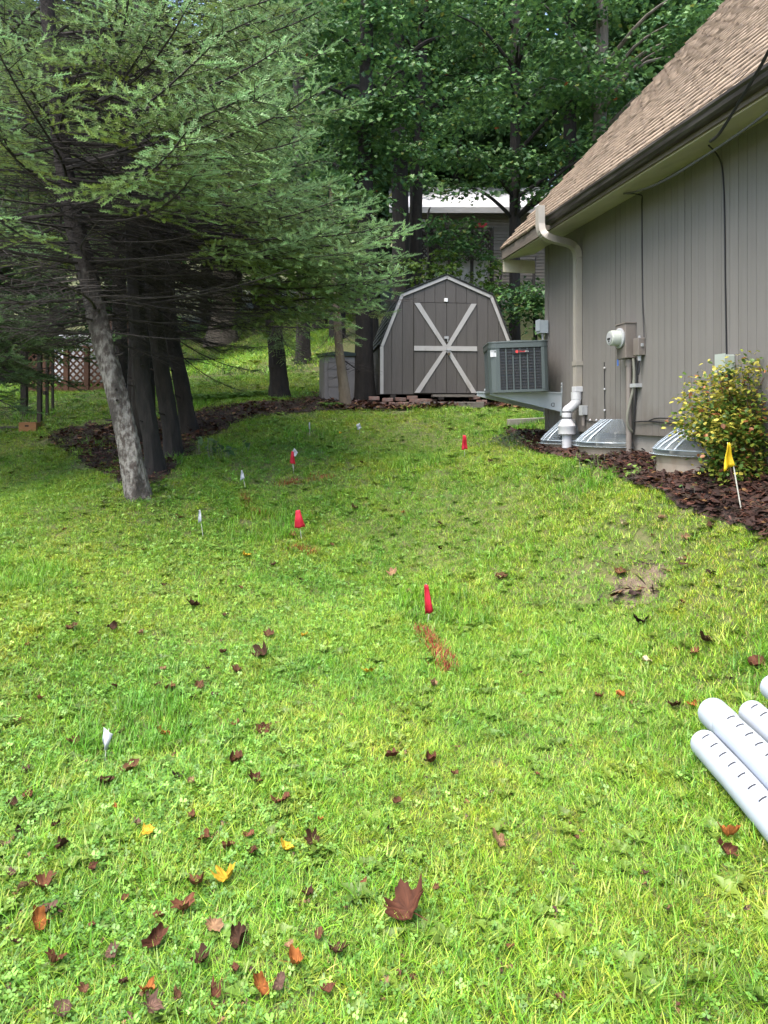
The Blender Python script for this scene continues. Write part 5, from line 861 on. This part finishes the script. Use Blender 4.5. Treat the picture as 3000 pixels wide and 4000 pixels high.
FL = [('red', [(1657,2284),(1673,2284),(1693,2390),(1661,2403)], (1664,2442), 'red marking flag nearest the camera, standing above the long red paint streak'),
 ('red', [(1154,1995),(1171,1991),(1193,2058),(1149,2066)], (1181,2112), 'wide red marking flag in the middle of the lawn, left of center'),
 ('red', [(1138,1762),(1147,1764),(1153,1814),(1131,1808)], (1150,1852), 'red marking flag in front of a tilted white flag'),
 ('red', [(1808,1699),(1820,1700),(1827,1753),(1803,1757)], (1816,1788), 'red marking flag farthest back on the right, toward the window wells'),
 ('white', [(1150,1750),(1164,1768),(1153,1784),(1138,1768)], (1146,1842), 'tilted white marking flag right behind a red flag'),
 ('white', [(942,1837),(947,1837),(957,1868),(940,1878)], (962,1912), 'triangular white marking flag right of the spruce trunks'),
 ('white', [(777,1992),(783,1994),(790,2035),(774,2046)], (796,2104), 'white marking flag on a thin wire on the left lawn below the spruce'),
 ('white', [(402,2843),(440,2870),(416,2936),(399,2920)], (404,2985), 'white marking flag nearest the camera among the fallen leaves'),
 ('white', [(1206,1649),(1211,1651),(1212,1676),(1206,1677)], (1210,1702), 'narrow white marking flag farthest back at left'),
 ('white', [(1391,1660),(1405,1652),(1412,1670),(1398,1680)], (1404,1704), 'square white marking flag farthest back before the shed'),
 ('yellow', [(2841,1729),(2850,1729),(2868,1817),(2823,1840)], (2908,2015), 'yellow marking flag on a leaning pale wire beside the shrub')]
for k, (c, q, bpx, lab) in enumerate(FL):
    g0 = hit(*bpx); Z = g0[1]; t = thing('marking_flag', g0, lab, 'flag', 'utility marking flags on the lawn'); m = {'red': m_fr, 'white': m_fw, 'yellow': m_fy}[c]
    Q4 = [P(x, y, Z)-g0 for x, y in q]; n = 8; V = []; wl_ = Q4[1]-Q4[0]
    for i in range(n+1):
        for j in range(n+1):
            u, v = i/n, j/n; p = (Q4[0]*(1-u)+Q4[1]*u)*(1-v)+(Q4[3]*(1-u)+Q4[2]*u)*v; p = p+np.array((0, .010*math.sin(u*6+k)*(.3+v)+.006*math.sin(v*7+k), .004*math.sin(u*9+k)*v)); V.append(p)
    o = link('flag_sheet', np_mesh('flag_sheet', V, [grid_faces(n+1, n+1)], m, smooth=True), t); s_ = o.modifiers.new('thickness', 'SOLIDIFY'); s_.thickness = .0006
    tp = (Q4[0]+Q4[1])/2
    if c == 'yellow': pth = [np.zeros(3)-[0, 0, .05], Q4[2], tp]; rw = .0045
    else: pth = [np.zeros(3)-[0, 0, .05], (Q4[3]+Q4[2])/2 if c != 'white' else Q4[2]*.6+Q4[3]*.4, tp+[0, 0, .005]]; rw = .0022
    MB().tube([p+np.array((0, .012, 0)) for p in pth], rw, 6).build('wire', m_wire, t, True)
# ---- red survey paint sprayed on the grass
m_rp = leafmat('painted_grass', .5, .15, .3, .1)
def paint(pix, w, n, lab, seed):
    r = random.Random(seed); pp = [hit(*p) for p in pix]; V = []; Fq = []; C = []; o0 = pp[len(pp)//2]
    for k in range(n):
        f = r.random()*(len(pp)-1); i = min(int(f), len(pp)-2); p = pp[i]+(pp[i+1]-pp[i])*(f-i); x, y = p[0]+r.gauss(0, w), p[1]+r.gauss(0, w); z = gz(x, y); b0 = len(V)
        blade(V, Fq, C, x-o0[0], y-o0[1], r.uniform(.035, .075), .0045, r.uniform(0, 6.3), r.uniform(.1, .5), r.uniform(.1, .8), tuple(q*r.uniform(.6, 1.2) for q in r.choice([(.30, .014, .022), (.20, .012, .02), (.25, .02, .025)])))
        for i2 in range(b0, len(V)): V[i2] = (V[i2][0], V[i2][1], V[i2][2]+z-o0[2])
    o = link('paint_mark', np_mesh('paint_mark', V, [Fq], m_rp, C), None, tuple(o0)); tag(o, lab, 'paint mark', 'red paint marks on the grass')
paint([(1648,2465),(1680,2510),(1720,2560),(1740,2625)], .034, 620, 'long red paint streak on the grass below the nearest red flag', 1)
paint([(952,1935),(958,1975)], .03, 130, 'upright red paint mark below the triangular white flag', 2); paint([(980,1995),(1025,2015)], .03, 110, 'short red paint mark just below another near the triangular white flag', 3)
paint([(1140,2145),(1230,2165)], .04, 160, 'faint red paint mark below the wide red flag', 4); paint([(1100,1893),(1180,1883)], .05, 150, 'faint red paint mark in the shade, left one below the tilted white flag', 5); paint([(1215,1875),(1290,1868)], .05, 130, 'faint red paint mark in the shade, right of a like mark', 6)
# ---------------------------------------------------------------- fallen leaves
LC = {'d': (.036, .018, .010), 'k': (.016, .009, .006), 'm': (.066, .026, .015), 'b': (.072, .035, .018), 'r': (.088, .036, .019), 'o': (.19, .068, .018), 'y': (.34, .22, .02), 't': (.155, .092, .05), 'p': (.36, .31, .19), 'v': (.075, .044, .032)}
LN = {'d': 'dark brown', 'k': 'blackish', 'm': 'maroon', 'b': 'brown', 'r': 'rust brown', 'o': 'orange', 'y': 'yellow', 't': 'tan', 'p': 'pale yellow', 'v': 'mauve brown'}
m_dead = leafmat('dead_leaf', .7, .12, .10, .2)
LOBE = [(0, 1), (10, .80), (18, .82), (28, .50), (38, .66), (50, .95), (60, .74), (68, .76), (82, .46), (95, .58), (108, .74), (122, .54), (140, .46), (155, .30), (172, .34)]
def dead_leaf(seed, col):
    r = random.Random(seed); A_ = [a for a, _ in LOBE]; full = [(a, q) for a, q in LOBE]+[(180, .12)]+[(360-a, q) for a, q in LOBE[:0:-1]]; n = len(full); sh = (r.uniform(.75, 1.1), r.uniform(.8, 1.1)); V = [(0, 0, 0)]; C = [col]
    ovate = seed % 2 == 0; R1, R2, ax, ph = r.choice([.17, .22, .28, .36]), r.uniform(.25, .8), r.uniform(0, 3.14), r.uniform(0, 6.3); ca, sa = math.cos(ax), math.sin(ax)
    def bend(x, y):
        x, y = x*ca+y*sa, -x*sa+y*ca; z = .07*math.sin(8*x+ph)+.08*math.sin(7*y+ph*2)+.04*math.sin(15*(x+y)+ph)
        b_ = x/R1*.5; X = R1*2*math.sin(b_) if abs(b_) < 1.5 else math.copysign(R1*2, x); Zc = R1*2*(1-math.cos(b_)); z += Zc*.9+y*y/R2*.35; return X, y*.95, z
    for ring in (.33, .66, 1):
        for a, q in full:
            q = (.72-.25*abs(math.sin(math.radians(a)))+.06*math.sin(a)) if ovate else .22+.74*q; q = q*(1+r.uniform(-.14, .14) if ring == 1 else 1); q = q*ring if ring == 1 else ring*(q*.6+.28); t_ = math.radians(a); X, Y, Zz = bend(q*math.cos(t_)*sh[0], q*math.sin(t_)*sh[1])
            V.append((X*.55, Y*.55, Zz*.55+r.uniform(-.028, .028))); f = r.uniform(.55, 1.7)*(1.1 if ring < .5 else .9); C.append(tuple(v*f for v in col))
    T = [(0, 1+k, 1+(k+1) % n) for k in range(n)]; Q = [(1+j*n+k, 1+(j+1)*n+k, 1+(j+1)*n+(k+1) % n, 1+j*n+(k+1) % n) for j in range(2) for k in range(n)]; b = len(V)
    V += [(-.1, -.012, .02), (-.1, .012, .02), (-.5, .08, .10), (-.5, .065, .10)]; C += [col]*4; Q.append((b, b+1, b+2, b+3)); return np_mesh('fallen_leaf', V, [T, Q], m_dead, C)
LM = {}
def leafm(c, r):
    k = (c, r.randrange(6))
    if k not in LM: LM[k] = dead_leaf(ord(c)*10+k[1], LC[c])
    return LM[k]
LV_ = """275 2470 45 b;309 2415 25 d;437 2470 52 d;549 2490 30 t;389 2518 18 o;109 2539 26 r;142 2509 20 v;446 2699 34 r;663 2708 56 r;615 2696 32 d;778 2702 36 b;838 2735 36 v;753 2750 32 d;157 2750 38 r;69 2837 42 b;690 2807 32 d;506 2840 30 d;955 2804 24 k;922 2849 38 r;729 2870 52 d;639 2891 62 o;292 2925 58 b;476 2882 36 d;928 2638 36 b;811 2632 32 d;639 2632 36 t;1026 2874 84 m;1600 2330 45 t;1052 2498 40 b;1191 2498 45 y;1022 2578 66 d;1444 2642 46 y;1689 2692 52 t;2031 2650 26 b;2111 2646 26 v;1533 2980 72 m;1689 2996 70 m;1773 3047 42 b;1001 3076 64 m;1102 3161 84 r;1550 3161 38 b;1250 3232 26 o;1524 3270 42 k;1951 3321 62 t;1220 3317 58 d;1119 3346 66 y;984 3359 62 m;925 2984 52 b;972 3296 52 r;1593 3622 140 m;1155 3803 92 o;1090 3886 72 v;1282 3908 62 m;1022 3897 84 o;1318 3749 72 d;1130 3727 42 t;1246 3694 62 b;1210 3524 46 d;1991 3734 30 r;1615 3861 26 r;2186 3940 42 b;777 3484 102 r;882 3468 78 y;173 3494 72 r;362 3415 46 m;152 3641 92 o;189 3594 88 v;215 3788 68 r;441 3762 78 v;614 3715 88 m;835 3657 78 t;935 3704 104 d;620 3615 52 r;719 3573 76 r;777 3794 72 d;924 3825 52 m;572 3909 84 o;588 3972 88 v;252 3983 78 v;840 3930 72 m;494 3541 42 r;94 3500 46 t;47 3562 36 v;893 3337 62 r;798 3305 78 r;242 3337 72 d;47 3447 46 v;20 3330 42 v;510 3032 78 b;694 3064 46 k;745 3079 42 t;401 3082 66 d;919 2999 66 m;98 3039 42 v;108 3136 56 r;448 3176 27 o;43 3173 56 d;568 3281 52 y;535 3245 36 v;217 3256 52 d;76 3277 52 k;752 3223 42 r;2436 2063 46 p;2581 2040 32 t;2778 2071 42 d;2676 2118 36 t;2551 2105 22 r;2985 2115 22 k;2425 2254 56 r;2652 2207 36 p;2778 2257 42 k;2666 2369 32 m;2507 2447 82 k;2764 2525 62 d;2713 2569 52 r;2527 2603 52 p;2951 2617 82 m;2852 2674 40 v;2344 2742 36 r;2425 2735 50 o;2635 2776 52 d;2703 2776 52 o;2852 3295 84 o;2839 3363 72 m;2520 3444 42 v;1916 1811 32 d;1570 1836 16 d;1414 1815 16 b;1431 1958 18 d;1384 1996 36 t;1574 2013 26 o;1718 2055 24 b;1144 2102 32 r;967 2085 30 d;701 2030 26 r;1064 2220 26 d;963 2182 56 y;1532 2254 42 t;1406 2237 22 k;1950 2270 46 b;1743 2292 20 o;1174 2279 26 d;756 2380 52 d;870 2566 36 b;925 2637 34 b;1718 2157 26 d;1296 2140 22 b;1700 1822 15 o;1330 1700 14 y;1520 1690 12 p;1640 1665 12 p;1450 1720 10 t;480 3880 46 d;330 3905 40 b;60 3720 50 d;690 3930 52 b;360 3650 34 r;1420 3480 30 r;1700 3500 26 b;2250 3300 28 b;2100 3050 26 r;640 2300 24 d;400 2250 22 b;250 2080 18 r;560 2160 20 d;150 2300 20 b;880 2420 34 d;940 2310 24 b"""
def lab_leaf(px, py, s, c):
    sz = 'large' if s > 95 else ('mid sized' if s >= 62 else 'small'); col = LN[c]
    if s >= 62:
        sp_ = {(1593,3622): 'largest curled maroon leaf standing alone near the bottom center', (777,3484): 'large rust brown leaf touching the left side of a yellow leaf', (882,3468): 'bright yellow leaf right beside a large rust brown leaf', (152,3641): 'rolled orange leaf near the left edge, below a mauve one', (189,3594): 'upright mauve brown leaf above the rolled orange leaf at left', (572,3909): 'bright orange lobed leaf at the bottom, left of center', (588,3972): 'wide mauve brown leaf under the bright orange leaf at the bottom', (1155,3803): 'orange and brown crumpled leaf at the bottom, left of the largest leaf', (2507,2447): 'blackish red curled leaf below the bare dirt patch', (2951,2617): 'maroon ribbed leaf above the white pipes', (2852,3295): 'orange red leaf below the white pipes', (2839,3363): 'maroon leaf touching the orange red leaf below the white pipes', (935,3704): 'long dark brown folded leaf near the bottom, left of center', (1026,2874): 'maroon curled leaf lying alone right of the nearest white flag', (1689,2996): 'maroon crumpled leaf, right one of two in mid lawn below the paint streak', (1533,2980): 'long maroon leaf, left one of two in mid lawn below the paint streak'}.get((px, py))
        if sp_: return sp_, None
    X = 'far left' if px < 330 else ('left' if px < 680 else ('center left' if px < 1150 else ('center' if px < 1800 else 'right')))
    Y = 'at the bottom edge' if py > 3780 else ('near the bottom' if py > 3420 else ('below the nearest white flag' if py > 2990 and px < 1150 else ('beside the nearest white flag' if py > 2600 and px < 1150 else ('in the middle of the lawn' if py > 2300 else 'toward the back of the lawn'))))
    return f'{sz} {col} leaf on the {X} lawn {Y}' if X != 'center' else f'{sz} {col} leaf in the center {Y}', 'g'
RL = random.Random(9); seen_l = {}
rows = [(int(a), int(b), int(c), d) for a, b, c, d in (q.split() for q in LV_.split(';'))]
cnt = {}
for rw_ in rows: l_ = lab_leaf(*rw_)[0]; cnt[l_] = cnt.get(l_, 0)+1
for px, py, s, c in rows:
    g0 = hit(px, py); lab, gk = lab_leaf(px, py, s, c); size = s*g0[1]/F*1.5
    o = link('fallen_leaf', leafm(c, RL), None, (g0[0], g0[1], g0[2]+.026+.03*size), (RL.uniform(-.45, .3), RL.uniform(-.35, .35), RL.uniform(0, 6.3)), size)
    if (px, py) == (1593, 3622): o.data = dead_leaf(21, LC['m']); o.rotation_euler = (-.35, .1, 2.4); o.scale = (size*1.15,)*3; o.location.z += .02
    tag(o, lab, 'leaf', ('fallen leaves: '+lab) if cnt[lab] > 1 else 'fallen leaves on the lawn')
o = link('hanging_leaf', leafm('r', RL), None, lf, (1.2, .8, .5), .13); tag(o, 'rust brown dead leaf caught in the spruce boughs left of the shed', 'leaf')
# ---------------------------------------------------------------- slotted white pipes
m_pipe = mat('white_drain_pipe', (.33, .365, .415), (.295, .325, .37), .38, 5, dirt=(.22, .21, .185), dscale=3, dlo=.52, dhi=.9); m_slot = mat('slot_dark', (.03, .03, .035), None, .8)
dgp = np.array((hit(3030, 3280)-hit(2730, 2930))[:2]); dgp /= np.linalg.norm(dgp)
def pipe(px, py, dz, r, lab, bell=False, slots=(-1,), a=0., L=2.6, so=.0):
    d2 = rotz(a)@np.array((dgp[0], dgp[1], 0)); s0 = hit(px, py); t = thing('drain_pipe', (s0[0], s0[1], s0[2]), lab, 'pipe', 'slotted white drain pipes'); org = np.array(s0); n = 9
    pth = [];
    for k in range(n+1):
        q = org+d2*L*k/n; pth.append(np.array((q[0], q[1], s0[2]+(gz(q[0], q[1])-s0[2])*.8+r+dz+.012)))
    b = MB(); N_ = 28
    ri = r-.004; b.tube(pth, r, N_, False); k1 = len(b.v); b.tube(pth, ri, N_, False); m0 = (n+1)*N_
    for j in range(N_): b.f.append((j, (j+1) % N_, m0+(j+1) % N_, m0+j)); b.f.append((n*N_+j, m0+n*N_+j, m0+n*N_+(j+1) % N_, n*N_+(j+1) % N_))
    b.build('pipe_wall', m_pipe, t, True, org)
    if bell:
        e = [pth[0]-(pth[1]-pth[0])/np.linalg.norm(pth[1]-pth[0])*.01, pth[0]+(pth[1]-pth[0])/np.linalg.norm(pth[1]-pth[0])*.105, pth[0]+(pth[1]-pth[0])/np.linalg.norm(pth[1]-pth[0])*.12]; b = MB(); b.tube(e, [r+.005, r+.005, r+.0005], N_, False); k2 = len(b.v); b.tube(e, [r-.003]*3, N_, False)
        for j in range(N_): b.f.append((j, (j+1) % N_, k2+(j+1) % N_, k2+j))
        b.build('bell_end', m_pipe, t, True, org)
    ax_ = (pth[-1]-pth[0])/np.linalg.norm(pth[-1]-pth[0]); sd_ = np.cross(ax_, (0, 0, 1)); sd_ /= np.linalg.norm(sd_); upv = np.cross(sd_, ax_)
    for phi in slots:
        for k in range(int(L/.075)):
            f = .05+so+k*.075; 
            if f > L-.05: break
            i = min(int(f/L*n), n-1); u_ = f/L*n-i; c = pth[i]*(1-u_)+pth[i+1]*u_; sb = MB(); q0 = []
            for w_ in (-.006, .006):
                for g_ in (-.0012, .0012):
                    pass
            arc_ = [phi+(j-2)*.15 for j in range(5)]; sk = ax_*.006
            out = [c+(sd_*math.sin(p)+upv*math.cos(p))*(r+.002)+sk*(j-2)*.55 for j, p in enumerate(arc_)]
            for j in range(4): sb.quad(out[j]-ax_*.0035, out[j]+ax_*.0035, out[j+1]+ax_*.0035, out[j+1]-ax_*.0035)
            sb.build('slot', m_slot, t, False, org)
    return t
r4 = .058
pipe(2752, 2972, 0, r4, 'slotted white drain pipe lying lowest, leftmost of the bundle', slots=(.30,))
pipe(2790, 2905, .054, r4+.003, 'slotted white drain pipe with a wider bell end, on top of the leftmost', True, (.15,), 0, so=.12)
pipe(2938, 2880, .03, r4, 'slotted white drain pipe second from the right, partly cut by the frame', slots=(.3,))
pipe(3020, 2800, .06, r4, 'slotted white drain pipe at the right frame edge', slots=(.4,))
# ---------------------------------------------------------------- shrub by the house, ground plants
m_shrub = leafmat('shrub_leaves', .4, .35, .4, .1)
sb_ = hit(2960, 1965); sb_[0] += .10; sb_[1] += .45; sb_[2] = gz(sb_[0], sb_[1]); t = thing('garden_shrub', sb_, 'yellow green leafy shrub with reddish twigs before the siding', 'shrub'); rg = np.random.default_rng(5)
tipz = [(2655, 1650), (2690, 1560), (2730, 1500), (2790, 1440), (2850, 1480), (2900, 1430), (2960, 1400), (3020, 1390), (3080, 1420), (3140, 1500), (2760, 1580), (2820, 1560), (2880, 1540), (2940, 1520), (3000, 1500), (2720, 1660), (2780, 1680), (2860, 1640), (2920, 1620), (2980, 1600), (3050, 1560), (3100, 1620), (2800, 1760), (2870, 1740), (2930, 1700), (2990, 1690), (3060, 1700), (2900, 1820), (2960, 1790), (3030, 1800), (2940, 1880), (3000, 1880), (3090, 1860), (3120, 1760), (2780, 1850), (2830, 1890), (2880, 1930), (2980, 1940), (3060, 1930), (3140, 1660), (3160, 1800), (3120, 1900)]
b = MB(); C = []; N = []; S_ = []; K = []
for k, (px, py) in enumerate(tipz*3):
    Z = sb_[1]+rg.uniform(-.22, .55); tip = P(px+rg.uniform(-25, 25), py+rg.uniform(-20, 25), Z)-sb_; root = np.array((rg.uniform(-.12, .12), rg.uniform(-.12, .12), 0)); mid = root*.4+tip*.5+np.array((0, 0, .12)); path = smoothpath([root, mid, tip], 6); b.tube(path, [.006-.0045*i/(len(path)-1) for i in range(len(path))], 4, False)
    for s in range(120):
        f = rg.uniform(.3, 1.02); i = min(int(f*(len(path)-1)), len(path)-2); q = path[i]+(path[i+1]-path[i])*rg.random()+rg.normal(0, .06, 3)*(1.25-.5*f); C.append(q); nn = rg.normal(0, .45, 3); nn[2] += 1; N.append(nn); S_.append(rg.uniform(.027, .046))
        h = q[2]/max(.8, 1)+rg.normal(0, .18); left = (px < 2880); z = rg.random()
        c = np.array((.44, .40, .07)) if (z < .12+.36*(h > .55)+.16*left) else (np.array((.26, .32, .045)) if z < .34+.3*(h > .5) else (np.array((.085, .165, .028)) if z < .93 else np.array((.32, .13, .05)))); K.append(c*rg.uniform(.7, 1.25))
OV = np.array([(0, 0), (-.3, .25), (-.36, .6), (0, 1), (.36, .6), (.3, .25)]); _mm = m_maple; m_maple = m_shrub
tag(link('leaves', leaves_mesh('leaves', np.array(C), np.array(N), np.array(S_), np.array(K), OV, 6, .15), t), kind='stuff'); tag(b.build('stems', mat('red_twig', (.10, .05, .035), None, .7), t, True), kind='stuff')
def plant(px, py, n, spread, size, pal, label, name='ground_plant', h=.08, seed=0, cat='plant', group=None):
    g0 = hit(px, py); r = np.random.default_rng(seed+px); t = thing(name, g0, label, cat, group); b = MB(); C = []; N = []; S_ = []; K = []
    for k in range(n):
        x, y = r.normal(0, spread, 2); z = gz(g0[0]+x, g0[1]+y)-g0[2]; top = np.array((x*1.15, y*1.15, z+h*r.uniform(.4, 1.2))); b.tube([(x, y, z-.01), top], [.003, .002], 3, False); nn = r.normal(0, .4, 3); nn[2] += 1; C.append(top); N.append(nn); S_.append(size*r.uniform(.6, 1.2)); K.append(np.array(pal[r.integers(len(pal))])*r.uniform(.8, 1.25))
    lv = link('leaves', leaves_mesh('leaves', np.array(C), np.array(N), np.array(S_), np.array(K), OV, 7, .15), t); tag(lv, kind='stuff'); tag(b.build('stems', MATS['gray_green_conduit'], t), kind='stuff')
GP1 = [(.10, .19, .04), (.15, .24, .05), (.2, .26, .06)]
plant(2515, 1853, 46, .10, .06, GP1, 'pale green leafy plant on the mulch edge before the last window well', seed=1); plant(2330, 1812, 34, .10, .05, GP1, 'small green plant on the mulch edge by the middle window well', seed=2); plant(2720, 1890, 24, .12, .03, [(.06, .12, .03)], 'thin grassy plant in the mulch under the last window well', h=.05, seed=3)
plant(2000, 1712, 190, .16, .04, [(.10, .15, .06), (.20, .20, .10), (.07, .12, .04), (.3, .24, .12)], 'mottled ground cover on the mulch below the concrete edge', h=.07, seed=4, cat='ground cover'); plant(2040, 1735, 120, .14, .04, [(.09, .15, .05), (.06, .12, .03)], 'dark green ground cover at the left tip of the mulch bed', h=.06, seed=5, cat='ground cover')
plant(610, 1925, 60, .16, .06, [(.17, .24, .05), (.12, .2, .04)], 'low yellow green plant at the foot of the leaning spruce', h=.05, seed=6); plant(880, 1790, 24, .14, .10, [(.06, .13, .05)], 'green leafy weed in the shade right of the spruce trunks', h=.16, seed=7); plant(800, 1775, 14, .10, .12, [(.09, .16, .06)], 'pale fern like weed nearest the black spruce trunk', h=.2, seed=8)
def fern(px, py, n, L, label, seed, group='ferns at the lawn edge'):
    g0 = hit(px, py); r = random.Random(seed); t = thing('fern', g0, label, 'fern', group)
    for k in range(n):
        az = 6.28*k/n+r.uniform(-.3, .3); l = L*r.uniform(.7, 1.2); V = []; C = []; N = []; S_ = []
        bx_ = r.gauss(0, .05), r.gauss(0, .05)
        for i in range(1, 12):
            f = i/11; x = l*f*.8; z = l*(.75*f-.6*f*f)
            for sg in (-1, 1):
                C.append((bx_[0]+x*math.cos(az)-sg*.04*math.sin(az), bx_[1]+x*math.sin(az)+sg*.04*math.cos(az), z)); N.append((r.uniform(-.3, .3), r.uniform(-.3, .3), 1)); S_.append(.10*l/.4*(1-.75*f)+.02); V.append(np.array((.10, .20, .035))*r.uniform(.7, 1.3))
        link('frond', leaves_mesh('frond', np.array(C), np.array(N, float), np.array(S_), np.array(V), OV, k, .1), t)
for k, (px, py) in enumerate([(760, 1560), (810, 1568), (860, 1562), (910, 1555), (960, 1558), (1010, 1550)]): fern(px, py, 9, .42, 'bright green fern at the lawn edge between the black trunk and the lone trunk', 70+k)
fern(1290, 1590, 9, .30, 'small fern on the leaf litter before the gray cabinet', 80, None)
